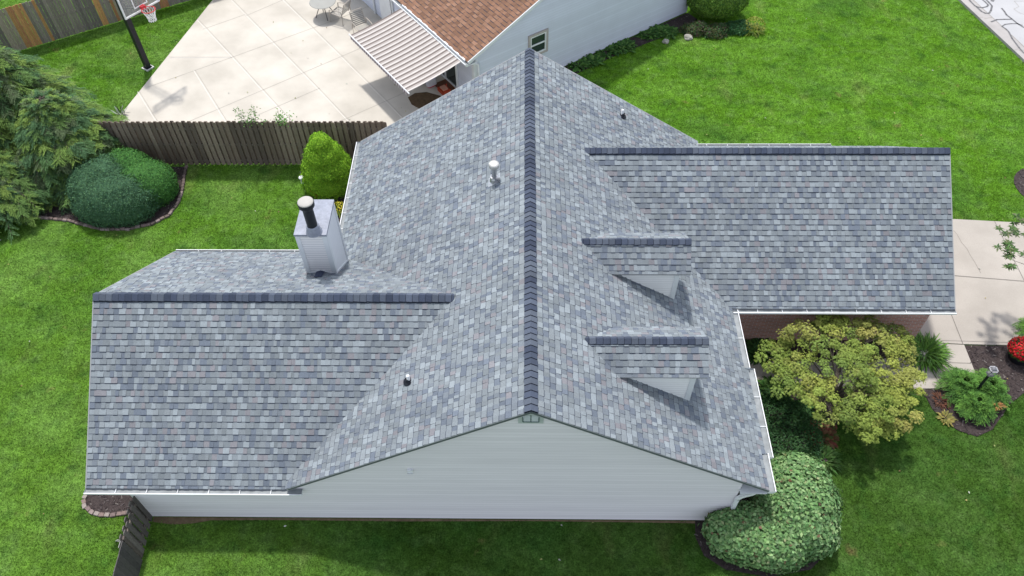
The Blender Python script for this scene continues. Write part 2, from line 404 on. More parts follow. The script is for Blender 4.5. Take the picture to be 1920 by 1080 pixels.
SID = (.775, .745, .785); SIDB = (.62, .66, .76)
def lap_wall(mb, p0, p1, z0, extents, ztop, outn, h=.115, proud=.02, m=0, col=SID):
    """horizontal lap siding between p0 and p1 (plan), extents(z)->(a,b) in metres along p0-p1"""
    p0 = Vector((*p0, 0)); p1 = Vector((*p1, 0)); a = (p1-p0); L = a.length; a.normalize(); o = Vector((*outn, 0)).normalized()
    z = z0; u = V(0, 0, 1)
    while z < ztop-1e-4:
        zt = min(z+h, ztop); lo = extents(z); hi = extents(zt)
        if lo[1]-lo[0] < .01: break
        if hi[1] < hi[0]: hi = ((hi[0]+hi[1])/2,)*2
        b0 = p0+a*lo[0]+u*z; b1 = p0+a*lo[1]+u*z; t0 = p0+a*hi[0]+u*zt; t1 = p0+a*hi[1]+u*zt
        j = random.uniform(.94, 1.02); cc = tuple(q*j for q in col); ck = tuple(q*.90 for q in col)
        f = .12; bt0 = b0.lerp(t0, f); bt1 = b1.lerp(t1, f)      # the lap's lower lip is painted darker, as its shading line
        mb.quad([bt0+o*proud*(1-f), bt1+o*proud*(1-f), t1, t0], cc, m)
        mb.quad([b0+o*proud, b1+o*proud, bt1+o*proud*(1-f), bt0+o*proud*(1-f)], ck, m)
        mb.quad([b0, b1, b1+o*proud, b0+o*proud], cc, m)
        z = zt

# ------------------------------------------------------------------ setting: ground, patio, drive, road
def poly_px(pts, z=0): return [G(u, v, z) for u, v in pts]
mb = MB(); mb.quad([(-250, -250, 0), (250, -250, 0), (250, 250, 0), (-250, 250, 0)]); mb.build('ground', 'grass', kind='structure')

EXCL = []
nA = Vector((1.47, 18.15, 0)); nU = Vector((.8107, .5854, 0)); nV = Vector((-.5854, .8107, 0))
def nb(t, s, z=0): return nA+nU*t+nV*s+V(0, 0, z)      # neighbour's house frame: t along its gable wall, s along its eave

def strip(mb, px, wd, z, m=0, dash=False):
    pts = [Vector((*G(u, v, z), z)) if not isinstance(u, Vector) else u for u, v in px]
    for i in range(len(pts)-1):
        d = (pts[i+1]-pts[i]); d.z = 0; d.normalize(); s = V(-d.y, d.x, 0)*wd/2
        e = d*(wd*.3 if i else 0)
        mb.quad([pts[i]-s-e, pts[i+1]-s, pts[i+1]+s, pts[i]+s-e], (1, 1, 1), m)
PATIO = [(-15.33, 12.78), G(400, 0), (-12.2, 29), (-4, 34), (-2.0, 15.9), (-2.0, 12.78)]
mb = MB(); mb.prism(PATIO, 0, .03); EXCL.append(PATIO)
for a in ([(370, 38), (433, 105), (560, 245)], [(433, 0), (567, 137), (665, 240)], [(530, 0), (640, 107), (723, 190), (770, 238)], [(363, 132), (430, 240)], [(258, 172), (300, 240)], [(313, 108), (433, 108)]):
    strip(mb, a, .026, .034, 1)
    strip(mb, [(u+3, v-1) for u, v in a], .014, .034, 2)
for a in ([(278, 163), (433, 108), (640, 33), (700, 8)], [(330, 238), (567, 137), (700, 80)], [(610, 238), (650, 222), (760, 173)], [(460, 30), (530, 0)], [(380, 55), (460, 27)], [(450, 230), (600, 165)]):
    strip(mb, a, .016, .034, 2)
mb.build('patio', ['concrete_light', 'joint_light', 'joint_mid'], kind='structure')

DRIVE = [(10.6, 10.0), G(1792, 412), G(1920, 419), (30, 9.6), (30, 5.0), G(1920, 649), G(1806, 646), G(1764, 644), (11.0, 4.75), (10.6, 5.35)]
mb = MB(); mb.prism(DRIVE, 0, .03); EXCL.append(DRIVE)
strip(mb, [(1780, 516), (1930, 528)], .03, .034, 1); strip(mb, [(1865, 415), (1925, 535)], .02, .034, 1)
strip(mb, [(1780, 580), (1806, 646)], .022, .034, 1)
strip(mb, [(1788, 432), (1795, 440), (1803, 455), (1813, 466), (1819, 478), (1828, 492), (1839, 512)], .010, .034, 1)
strip(mb, [(1760, 638), (1925, 643)], .012, .034, 1)
mb.build('driveway', ['concrete_drive', 'joint_dark'], kind='structure')
WALK = poly_px([(1764, 645.5), (1807, 647.5), (1834, 715), (1757, 729), (1722, 729.5), (1650, 727), (1412, 722), (1400, 679), (1640, 679), (1700, 660), (1715, 645)])
mb = MB(); mb.prism(WALK, 0, .028); EXCL.append(WALK)
strip(mb, [(1750, 679), (1819, 681)], .02, .032, 1); strip(mb, [(1764, 682), (1778, 720)], .018, .032, 1)
strip(mb, [(1560, 679), (1575, 725)], .018, .032, 1); strip(mb, [(1480, 679), (1492, 725)], .018, .032, 1); strip(mb, [(1660, 679), (1675, 727)], .018, .032, 1)
mb.build('walkway', ['concrete_drive', 'joint_dark'], kind='structure')

rd = Vector((1.04, -4.40, 0)).normalized(); rn = V(-rd.y, rd.x, 0); R0 = V(17.97, 22.76, 0)
def rp(t, s): p = R0+rd*t+rn*s; return (p.x, p.y)
mb = MB()
mb.prism([rp(-60, 0), rp(60, 0), rp(60, .16), rp(-60, .16)], 0, .10, m=1)
mb.prism([rp(-60, .16), rp(60, .16), rp(60, .62), rp(-60, .62)], 0, .02, m=1)
mb.prism([rp(-60, .63), rp(60, .63), rp(60, 9), rp(-60, 9)], 0, .022, m=0)
EXCL.append([rp(-60, 0), rp(60, 0), rp(60, 9), rp(-60, 9)])
mb.quad([(*rp(-60, .615), .026), (*rp(60, .615), .026), (*rp(60, .635), .026), (*rp(-60, .635), .026)], m=2)
for t in (-2.9, -1.6, -.6, 1.5, 3.8):
    mb.quad([(*rp(t, .0), .104), (*rp(t+.02, .0), .104), (*rp(t+.02, .155), .104), (*rp(t, .155), .104)], m=2)
    mb.quad([(*rp(t, .17), .025), (*rp(t+.02, .17), .025), (*rp(t+.02, .61), .025), (*rp(t, .61), .025)], m=2)
zx = lambda x, y: (1780+x/8.307, y/8.307)
for a, wd in (([(290, -30), (330, 20), (400, 90), (430, 105), (520, 120), (590, 100), (605, 75), (560, 30), (500, -20)], .07), ([(430, 110), (500, 175), (560, 205), (620, 205), (650, 160), (665, 90), (610, 30), (570, -10)], .075),
              ([(815, 125), (860, 180), (890, 230), (970, 290), (1060, 365), (1165, 430)], .075), ([(650, 340), (740, 305), (860, 300), (970, 300)], .075), ([(1140, 395), (1060, 368), (960, 368), (870, 378), (820, 410)], .06),
              ([(820, 410), (890, 455), (930, 500), (980, 600), (1090, 745), (1165, 830)], .065)):
    strip(mb, [zx(*p) for p in a], wd, .027, 3)
for a in ([(1010, 15), (1085, 100), (1005, 140)], [(1005, 140), (1100, 205), (1165, 220)], [(1010, 15), (1165, 15)]):
    strip(mb, [zx(*p) for p in a], .015, .027, 2)
strip(mb, [zx(650, -5), zx(700, 10)], .22, .027, 3)
mb.build('road', ['concrete_road', 'concrete_kerb', 'joint_mid', 'tar'], kind='structure')

# storm drain grate in the gutter
g0 = thing('storm_drain', (*rp(-1.0, .3), .02), 'rusty metal storm drain grate set in the road gutter beside the lawn', 'drain')
cc = Vector((*rp(-1.05, .33), .03)); mb = MB()
mb.box(cc, .95, .50, .012, rd, rn); mb.build('frame', 'galvanised', g0)
mb = MB()
for i in range(9): mb.box(cc+rd*(-.40+i*.1)+V(0, 0, .013), .05, .42, .014, rd, rn, col=(.10, .08, .075))
mb.build('grate', 'painted', g0)

# mulch beds
def bed(poly, seed=0, chips=1.0, z=.02):
    mb = MB(); mb.prism(poly, 0, z); xs = [p[0] for p in poly]; ys = [p[1] for p in poly]
    r = random.Random(seed); n = int((max(xs)-min(xs))*(max(ys)-min(ys))*130*chips); col = [(.05, .038, .036), (.085, .07, .07), (.035, .026, .028), (.16, .14, .13)]
    for _ in range(n):
        x, y = r.uniform(min(xs), max(xs)), r.uniform(min(ys), max(ys))
        if not inpoly1(x, y, poly): continue
        a = r.uniform(0, 6.28); d = V(math.cos(a), math.sin(a), r.uniform(-.2, .4)).normalized(); s = V(-d.y, d.x, r.uniform(-.4, .4))
        p = V(x, y, z+.012); L = r.uniform(.02, .05); W_ = r.uniform(.008, .018)
        mb.quad([p-d*L-s*W_, p+d*L-s*W_, p+d*L+s*W_, p-d*L+s*W_], r.choices(col, [4, 3, 4, .7])[0], 1)
    EXCL.append(poly)
    return mb.build('mulch_bed', ['mulch', 'chip'], kind='structure')
def inpoly1(x, y, poly):
    c = False; n = len(poly); j = n-1
    for i in range(n):
        xi, yi = poly[i]; xj, yj = poly[j]
        if (yi > y) != (yj > y) and x < (xj-xi)*(y-yi)/(yj-yi)+xi: c = not c
        j = i
    return c
BED_L = [(-24, 12.45), (-24, 9.9)]+poly_px([(0, 402), (60, 404), (130, 412), (190, 428), (240, 428), (285, 418), (315, 402), (333, 378), (341, 350), (344, 325), (348, 310)])
BED_L[-1] = (BED_L[-1][0], 12.45)
bed(BED_L, 1)
BED_W = [(-9.2, .0), (-9.2, 2.5), (-10.75, 2.5)]+poly_px([(160, 940), (163, 952), (176, 962), (196, 965), (235, 962)])
bed(BED_W, 2)
bed(poly_px([(592, 345), (640, 290), (690, 285), (690, 470), (618, 470), (585, 380)]), 3)
BED_H = [(4.4, -.02)]+poly_px([(1303, 977), (1304, 1008), (1320, 1042), (1360, 1068), (1440, 1082), (1520, 1068), (1565, 1020), (1570, 940), (1555, 890)])+[(4.75, 1.6), (4.75, -.02)]
bed(BED_H, 4)
BED_F = [(4.75, 1.2)]+poly_px([(1480, 880), (1550, 893), (1560, 860), (1566, 800), (1588, 760), (1622, 729), (1412, 724)])+[(4.75, 3.2)]
bed(BED_F, 5)
BED_J = poly_px([(1758, 730), (1833, 716), (1824, 694), (1808, 648), (1922, 650), (1960, 655), (1960, 715), (1921, 736), (1893, 758), (1874, 786), (1860, 806), (1832, 819), (1795, 807), (1772, 790), (1748, 768), (1736, 745), (1722, 731)])
bed(BED_J, 6)
bed([(4.75, 5.3), (10.9, 5.3), (11.3, 4.7)]+poly_px([(1700, 659), (1640, 678), (1405, 678)]), 7)
cx, cy = G(1962, 352); bed([(cx+1.0*math.cos(t), cy+1.0*math.sin(t)) for t in np.linspace(0, 6.28, 25)[:-1]], 8)
nbb = [nb(t, s) for t, s in ((-1, -.02), (6.3, -.02), (6.3, -.6), (5, -.75), (2, -.55), (-1, -.6))]
bed([(p.x, p.y) for p in nbb], 9)
mb = MB(); mb.prism([(-9.1, -.02), (-9.1, -.14), (-8.6, -.20), (-8.1, -.17), (-7.7, -.09), (-6, -.07), (-3, -.08), (0, -.05), (2, -.06), (4.4, -.08), (4.4, -.02)], 0, .012); mb.build('dirt_strip', 'dirt', kind='structure')
EXCL.append([(-9.1, 0), (-9.1, -.08), (-7.9, -.12), (-7.4, -.06), (4.4, -.05), (4.4, 0)])
EXCL.append([(-9.15, 0), (4.7, 0), (4.7, 5.3), (10.8, 5.3), (10.8, 11.3), (-4.9, 11.4), (-4.9, 6.8), (-9.15, 6.8)])
nbh = [nb(-4.15, 0), nb(6.2, 0), nb(6.2, 12), nb(-4.15, 12)]; EXCL.append([(p.x, p.y) for p in nbh])

# edging stones: one stone each, copies share mesh data
def stones(path, size, cols, label, group, z=.03, close=False):
    protos = []
    for i in range(4):
        bm = bmesh.new(); bmesh.ops.create_cube(bm, size=1); rr = random.Random(i+3)
        for v in bm.verts: v.co = Vector((v.co.x*size[0]*rr.uniform(.85, 1.1), v.co.y*size[1]*rr.uniform(.85, 1.1), v.co.z*size[2]))
        bmesh.ops.bevel(bm, geom=bm.edges[:], offset=min(size)*.18, segments=2, affect='EDGES', profile=.6)
        me = bpy.data.meshes.new('edging_stone'); bm.to_mesh(me); bm.free(); me.materials.append(MATS['edging'])
        a = me.attributes.new('Col', 'FLOAT_COLOR', 'FACE'); c = cols[i % len(cols)]
        a.data.foreach_set('color', np.array([(*c, 1)]*len(me.polygons), dtype=np.float32).ravel()); protos.append(me)
    pts = [Vector((*p, 0)) for p in path]; acc = 0; step = size[0]*1.06; first = None; n = 0
    for i in range(len(pts)-1):
        d = pts[i+1]-pts[i]; L = d.length; d.normalize()
        while acc < L:
            p = pts[i]+d*acc; me = protos[random.randrange(4)]
            o = bpy.data.objects.new('edging_stone', me); C.objects.link(o)
            o.location = (p.x+random.uniform(-.01, .01), p.y+random.uniform(-.01, .01), size[2]/2-.01+random.uniform(-.008, .008))
            o.rotation_euler = (random.uniform(-.06, .06), random.uniform(-.06, .06), math.atan2(d.y, d.x)+random.uniform(-.12, .12))
            o['label'] = label; o['category'] = 'edging stone'; o['group'] = group; acc += step; n += 1
        acc -= L
    return n
cols = [(.21, .155, .14), (.25, .20, .185), (.18, .135, .13), (.28, .24, .22)]
stones([(-10.80, 2.0)]+poly_px([(158, 938), (160, 950), (170, 960), (190, 967), (212, 966), (236, 963)]), (.13, .10, .07), cols, 'small reddish edging stone around the mulch patch under the left roof corner', 'edging stones at the left roof corner')
stones(poly_px([(0, 405), (60, 407), (130, 415), (190, 431), (240, 431), (287, 421), (317, 405), (336, 380), (344, 351), (347, 325), (351, 311)]), (.15, .09, .08), [(.14, .11, .10), (.20, .15, .14), (.11, .085, .08), (.25, .20, .19)], 'dark edging stone around the bed of the rounded shrubs', 'edging stones around the shrub bed')

# ------------------------------------------------------------------ our house
H = thing('house', (0, 0, 0), 'grey shingled house with two wings and two dormers seen from above', 'house')
dL = V(-1, 0, -S).normalized(); dR = V(1, 0, -S).normalized()
mL = math.hypot(1, S)
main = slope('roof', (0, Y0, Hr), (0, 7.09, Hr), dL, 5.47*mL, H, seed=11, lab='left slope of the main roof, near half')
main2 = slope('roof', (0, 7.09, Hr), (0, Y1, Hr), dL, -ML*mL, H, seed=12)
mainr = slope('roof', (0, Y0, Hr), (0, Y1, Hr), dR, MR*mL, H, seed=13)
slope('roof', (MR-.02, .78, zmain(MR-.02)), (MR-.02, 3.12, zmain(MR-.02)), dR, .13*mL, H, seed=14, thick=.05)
ridge_cap((0, Y0-.01, Hr), (0, Y1, Hr), dL, dR, mainr, seed=3)
nL = math.hypot(1, LS); dn = V(0, -1, -LS); df = V(0, 1, -LS)
# the wings run on under the main slopes only as far as they lie hidden
def under(slope_, z_top, start):     # length along the ridge at distance s down the slope
    k = slope_/math.hypot(1, slope_)
    return lambda q: start-(Hr-(z_top-k*q))/S+.22
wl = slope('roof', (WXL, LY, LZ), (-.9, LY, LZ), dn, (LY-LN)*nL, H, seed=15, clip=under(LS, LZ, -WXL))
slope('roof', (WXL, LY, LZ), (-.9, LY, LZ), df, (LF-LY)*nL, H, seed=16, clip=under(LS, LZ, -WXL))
ridge_cap((WXL-.01, LY, LZ), (-(Hr-LZ)/S-.02, LY, LZ), df, dn, wl, seed=4)
nR = math.hypot(1, RS); dn2 = V(0, -1, -RS); RSF = .83; df2 = V(0, 1, -RSF)
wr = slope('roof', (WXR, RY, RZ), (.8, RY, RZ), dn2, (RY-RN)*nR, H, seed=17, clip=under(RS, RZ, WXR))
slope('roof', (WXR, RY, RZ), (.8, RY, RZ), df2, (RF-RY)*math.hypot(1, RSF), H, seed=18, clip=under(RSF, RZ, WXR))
ridge_cap(((Hr-RZ)/S, RY, RZ), (WXR+.01, RY, RZ), df2, dn2, wr, seed=5, flip=True)
# drip edges along the rakes
def drip(pts, wd, o, name='drip_edge', mt='roof_deck', t=.02):
    mb = MB()
    for i in range(len(pts)-1): mb.bar(Vector(pts[i])+Vector(o), Vector(pts[i+1])+Vector(o), wd, t)
    mb.build(name, mt, H)
drip([(WXL-.015, LN, LE), (WXL-.015, LY, LZ), (WXL-.015, LF, LE+.0)], .025, (0, 0, .0))
drip([(WXR+.015, RN, RE), (WXR+.015, RY, RZ), (WXR+.015, RF, RZ-(RF-RY)*RSF)], .025, (0, 0, .0), mt='roof_deck')
drip([(ML, Y1+.015, zmain(ML)), (0, Y1+.015, Hr), (MR, Y1+.015, zmain(MR))], .025, (0, 0, 0))
drip([(-5.4, Y0-.012, zmain(5.4)-.02), (0, Y0-.012, Hr-.02), (MR, Y0-.012, zmain(MR)-.02)], .018, (0, 0, 0), mt='rake_dark', t=.05)
# gutters
zl = lambda x: zmain(x)-.02
gutter((WXL-.03, LN+.02, LE-.01), (-5.12, LN+.02, LE-.01), (0, -1, 0), H, w=.155)
gutter((-8.05+.0, LF-.01, LE-.02), (-5.2, LF-.01, LE-.02), (0, 1, 0), H, w=.12)
gutter((WXL, LF-.01, LE-.02), (-8.06, LF-.01, LE-.02), (0, 1, 0), H, w=.12)
gutter((ML+.01, 7.2, zl(ML)), (ML+.01, Y1+.02, zl(ML)), (-1, 0, 0), H, w=.15)
gutter((MR-.01, Y0-.03, zl(MR)+.02), (MR-.01, .80, zl(MR)+.02), (1, 0, 0), H, w=.17)
gutter((MR+.11, .74, zl(MR+.11)), (MR+.11, 3.15, zl(MR+.11)), (1, 0, 0), H, w=.18)
gutter((MR-.01, 3.12, zl(MR)+.02), (MR-.01, RN-.02, zl(MR)+.02), (1, 0, 0), H, w=.17)
gutter((MR+.02, RN+.02, RE-.02), (WXR+.03, RN+.02, RE-.02), (0, -1, 0), H, w=.15)
gutter((4.9, RF-.02, RZ-(RF-RY)*RSF), (9.4, RF-.02, RZ-(RF-RY)*RSF), (0, 1, 0), H, w=.14)
# eave soffit / fascia boards of the main roof near corners
mb = MB(); mb.box((4.97, .25, 1.76), .60, .75, .02); mb.build('soffit', 'white_trim', H)

# walls
mb = MB()
def ext_gable(z):
    hw = (Hr-.10-z)/S; return (max(0, 9.15-hw) if z > LE-.1 else 0, min(13.84, 9.15+hw))
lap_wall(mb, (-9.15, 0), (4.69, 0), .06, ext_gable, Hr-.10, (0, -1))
mb.prism([(-9.15, .005), (4.69, .005), (4.69, .15), (-9.15, .15)], 0, 1.6, col=(.45, .42, .40))
wall = mb.build('wall', 'siding', H)
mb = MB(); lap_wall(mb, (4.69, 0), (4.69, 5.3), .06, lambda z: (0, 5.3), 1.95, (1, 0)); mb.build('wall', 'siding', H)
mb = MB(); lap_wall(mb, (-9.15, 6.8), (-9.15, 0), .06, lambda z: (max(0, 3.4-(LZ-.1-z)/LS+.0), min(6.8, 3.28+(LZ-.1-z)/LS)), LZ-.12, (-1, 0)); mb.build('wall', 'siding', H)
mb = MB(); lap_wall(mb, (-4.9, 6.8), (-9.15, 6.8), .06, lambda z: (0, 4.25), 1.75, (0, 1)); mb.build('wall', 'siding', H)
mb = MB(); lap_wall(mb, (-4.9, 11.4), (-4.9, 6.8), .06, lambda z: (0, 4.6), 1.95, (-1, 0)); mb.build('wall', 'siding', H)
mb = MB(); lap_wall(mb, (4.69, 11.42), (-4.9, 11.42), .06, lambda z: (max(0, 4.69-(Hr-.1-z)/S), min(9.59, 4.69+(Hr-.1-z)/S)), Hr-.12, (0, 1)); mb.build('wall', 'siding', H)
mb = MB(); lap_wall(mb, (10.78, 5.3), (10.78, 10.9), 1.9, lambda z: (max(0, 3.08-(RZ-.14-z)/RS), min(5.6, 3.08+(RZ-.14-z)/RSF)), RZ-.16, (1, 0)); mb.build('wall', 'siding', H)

mb = MB()
mb.prism([(4.72, 5.3), (10.80, 5.3), (10.80, 10.9), (10.65, 10.9), (10.65, 5.45), (4.72, 5.45)], 0, 1.9)
mb.prism([(4.72, 10.78), (10.64, 10.78), (10.64, 10.90), (4.72, 10.90)], 0, 1.9)
mb.build('wall', 'brick', H, label='dark red brick wall under the right wing')
mb = MB(); mb.prism([(4.75, 5.13), (10.95, 5.13), (10.95, 5.3), (4.75, 5.3)], 1.84, 1.86); mb.build('soffit', 'white_trim', H)
# foundation line
# gable vent
def gable_vent():
    y = -.014; mb = MB()
    zt = 5.10; zb = 4.70; hw = .245; zs = zt-hw*S
    mb.quad([(-hw, y-.02, zb), (hw, y-.02, zb), (hw, y-.02, zs), (0, y-.02, zt), (-hw, y-.02, zs)])
    for a, b in (((-hw, zb), (hw, zb)), ((hw, zb), (hw, zs)), ((-hw, zs), (-hw, zb))):
        mb.quad([(a[0], y-.02, a[1]), (b[0], y-.02, b[1]), (b[0], 0, b[1]), (a[0], 0, a[1])])
    fr = mb.build('gable_vent', 'vent_green', H)
    mb = MB(); iw = .155
    for a, b in (((-iw, zb+.08), (iw, zb+.08)), ((-iw, zb+.08), (-iw, zs)), ((iw, zb+.08), (iw, zs))):
        mb.bar((a[0], y-.03, a[1]), (b[0], y-.03, b[1]), .018, .02, col=(.10, .15, .15))
    mb.bar((0, y-.028, zb+.09), (0, y-.028, zt-.07), .009, .012, col=(.14, .19, .19))
    mb.build('frame', 'painted', fr)
    mb = MB()
    z = zb+.10
    while z < zt-.08:
        w_ = min(iw-.01, (zt-.03-z)/S)
        for s in (-1, 1):
            mb.quad([(s*.012, y-.024, z), (s*w_, y-.024, z), (s*w_, y-.034, z-.022), (s*.012, y-.034, z-.022)])
        z += .028
    mb.build('louvre', 'vent_green', fr)
gable_vent()
# small white vent box on the gable wall
def on_plane_y(u, v, y):
    r = FW+RT*(u-960)/FPX-UP*(v-540)/FPX; t = (y-CAM[1])/r[1]; return Vector(CAM+r*t)
p = on_plane_y(769, 882, -.03)
mb = MB(); mb.box(p, .12, .07, .10, base=False); mb.quad([p+V(-.065, -.04, -.055), p+V(.065, -.04, -.055), p+V(.065, -.075, -.03), p+V(-.065, -.075, -.03)])
mb.build('wall_vent', 'white_metal', H)
# downspout on the near right corner
mb = MB()
pts = [V(5.20, .02, 1.70), V(4.98, -.05, 1.62), V(4.76, -.07, 1.52), V(4.70, -.07, 1.40), V(4.70, -.07, .18), V(4.70, -.20, .06)]
for i in range(len(pts)-1): mb.bar(pts[i], pts[i+1]+(pts[i+1]-pts[i]).normalized()*.02, .085, .065, up=V(0, 1, 0))
mb.build('downspout', 'white_metal', H)
mb = MB()
pts = [V(-9.30, -.02, 1.58), V(-9.22, .03, 1.45), V(-9.22, .06, 1.3), V(-9.22, .06, .15)]
for i in range(len(pts)-1): mb.bar(pts[i], pts[i+1], .08, .06, up=V(0, 1, 0))
mb.build('downspout', 'white_metal', H)

# dormers
SIDW = (.84, .84, .84)
def dormer(yr, zr, xe, xwall, seed):
    ds = .69; h = .66; ze = zr-ds*h
    xr = (Hr-zr)/S
    mb = MB()
    for sgn in (-1, 1):
        yw = yr+sgn*(h-.09); x0 = (Hr-ze)/S-.1; zt = ze+.09*ds-.04
        # side (cheek) wall with laps, a triangle on the main slope
        z = zmain(xwall)-.02
        hh = .085
        while z < zt:
            z2 = min(z+hh, zt); xa = (Hr-z)/S; xb = (Hr-z2)/S; o = V(0, sgn, 0)
            zm = z+(z2-z)*.2; xm = (Hr-zm)/S
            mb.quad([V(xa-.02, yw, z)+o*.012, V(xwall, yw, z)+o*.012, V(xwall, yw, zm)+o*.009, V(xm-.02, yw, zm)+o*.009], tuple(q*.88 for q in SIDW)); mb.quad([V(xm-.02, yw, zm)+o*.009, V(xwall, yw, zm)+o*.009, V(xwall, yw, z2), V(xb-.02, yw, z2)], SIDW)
            z = z2
    zb = zmain(xwall)-.02; zt = ze+.09*ds-.03; yw = h-.09
    mb.quad([(xwall, yr-yw, zb), (xwall, yr+yw, zb), (xwall, yr+yw, zt), (xwall, yr, zr-.12), (xwall, yr-yw, zt)], SIDW)
    dm = mb.build('dormer', 'siding', H)
    mb = MB()
    for sgn in (-1, 1):
        yw = yr+sgn*(h-.085)
        mb.box((xwall-.045, yw, zb), .11, .03, zt-zb-.02); mb.box((xwall+.012, yw-sgn*.05, zb), .02, .12, zt-zb-.02)
        mb.bar((xwall, yw+sgn*.004, zb+.02), ((Hr-zt)/S, yw+sgn*.004, zt), .015, .03, col=(.3, .3, .3))
    mb.box((xwall+.015, yr, zb+.12), .03, .62, .08); mb.build('corner_trim', 'white_trim', dm)
    mb = MB(); mb.box((xwall+.02, yr, zb+.20), .03, .55, .55); mb.build('window', 'glass_dark', dm)
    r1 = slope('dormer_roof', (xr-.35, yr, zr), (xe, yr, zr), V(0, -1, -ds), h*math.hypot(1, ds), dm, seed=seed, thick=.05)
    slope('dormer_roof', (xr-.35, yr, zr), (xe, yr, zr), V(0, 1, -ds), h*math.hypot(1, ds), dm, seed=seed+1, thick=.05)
    ridge_cap((xr+.0, yr, zr), (xe+.01, yr, zr), V(0, 1, -ds), V(0, -1, -ds), dm, seed=seed, w=.125, lift=.03, flip=True)
dormer(4.97, 4.51, 3.79, 3.53, 31)
dormer(2.09, 4.54, 3.78, 3.53, 41)

# chimney: sided chase with metal cap and black flue
def chimney():
    x0, x1, y0, y1, zt = -5.63, -4.90, 5.19, 6.33, 4.47
    zs = lambda y: LZ-LS*(y-LY)
    mb = MB(); z = 2.9
    w_ = x1-x0
    hh = .082
    zb = zs(y0)-.05
    z = zb
    while z < zt-.001:   # near face, lapped
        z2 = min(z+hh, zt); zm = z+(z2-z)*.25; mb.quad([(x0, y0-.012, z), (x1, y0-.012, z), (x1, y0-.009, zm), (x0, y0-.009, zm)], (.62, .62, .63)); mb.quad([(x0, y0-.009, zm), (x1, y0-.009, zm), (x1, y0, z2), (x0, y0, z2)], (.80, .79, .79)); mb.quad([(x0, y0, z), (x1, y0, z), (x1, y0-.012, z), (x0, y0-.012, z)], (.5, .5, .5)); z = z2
    z = zs(y1)-.05
    while z < zt-.001:
        z2 = min(z+.11, zt)
        for x, s in ((x1, 1), (x0, -1)): mb.quad([(x+s*.008, y0, z), (x+s*.008, y1, z), (x, y1, z2), (x, y0, z2)], (.74, .76, .79))
        mb.quad([(x1, y1+.01, z), (x0, y1+.01, z), (x0, y1, z2), (x1, y1, z2)], (.74, .76, .79)); z = z2
    ch = mb.build('chimney', 'siding', H)
    mb = MB(); t = .02
    for x, s in ((x0, -1), (x1, 1)):
        for y, q in ((y0, -1), (y1, 1)):
            zl_ = zs(y)-.05
            mb.box((x-s*.042, y+q*.012, zl_), .105, .022, zt-zl_); mb.box((x+s*.010, y-q*.042, zl_), .022, .105, zt-zl_)
    mb.build('corner_trim', 'white_trim', ch)
    mb = MB(); cx_, cy_ = (x0+x1)/2, (y0+y1)/2; ox = .03
    a = [(x0-ox, y0-ox), (x1+ox, y0-ox), (x1+ox, y1+ox), (x0-ox, y1+ox)]
    for i in range(4):
        p, q = a[i], a[(i+1) % 4]; mb.quad([(*p, zt-.05), (*q, zt-.05), (*q, zt+.01), (*p, zt+.01)]); mb.quad([(*p, zt+.01), (*q, zt+.01), (cx_-.05, cy_-.12, zt+.045)])
    cap = mb.build('chimney_cap', 'cap_metal', ch)
    fx, fy = G(589, 434, zt+.03)
    mb = MB(); mb.lathe((fx, fy, zt+.02), [(.20, 0), (.19, .02), (.155, .16), (.15, .17), (.16, .20), (.15, .22), (.13, .24), (0, .24)], 28, col=(1, 1, 1)); mb.build('flashing_cone', 'cap_metal', ch, smooth=True)
    mb = MB(); mb.lathe((fx, fy, zt+.2), [(.125, 0), (.125, .58), (.13, .60), (.135, .64), (.19, .70), (.195, .80), (.19, .815), (.175, .815)], 28); fl = mb.build('flue_pipe', 'black_metal', ch, smooth=True)
    mb = MB(); mb.lathe((fx, fy, zt+.2), [(.183, .81), (.183, .832), (.16, .846), (.05, .854), (0, .855)], 28, col=(.40, .385, .36)); mb.build('flue_cap', 'painted', fl, smooth=True)
    # cricket (little saddle roof on the uphill side)
    apex = V(cx_, y0, zs(y0)+.10); back = V(cx_, y0-.36, zs(y0-.36)+.01); l = V(x0-.02, y0, zs(y0)-.02); rr_ = V(x1+.02, y0, zs(y0)-.02)
    mb = MB(); mb.quad([apex, l, back], (.2, .22, .25)); mb.quad([apex, back, rr_], (.2, .22, .25)); ck = mb.build('cricket', 'shingle', ch)
    mb = MB(); mb.quad([apex+V(-.11, -.01, .01), back+V(-.09, 0, .015), back+V(0, 0, .03), apex+V(0, -.01, .05)], (.045, .055, .09)); mb.quad([apex+V(0, -.01, .05), back+V(0, 0, .03), back+V(.09, 0, .015), apex+V(.11, -.01, .01)], (.045, .055, .09))
    mb.build('ridge_cap', 'shingle', ck)
    mb = MB(); mb.bar(l+V(0, -.02, .02), apex+V(0, -.03, .05), .02, .035); mb.bar(apex+V(0, -.03, .05), rr_+V(0, -.02, .02), .02, .035)
    mb.bar((x1+.02, y0, zs(y0)+.03), (x1+.02, y1, zs(y1)+.03), .03, .06); mb.bar((x0-.02, y0, zs(y0)+.03), (x0-.02, y1, zs(y1)+.03), .03, .06)
    mb.build('flashing', 'white_trim', ch)
chimney()

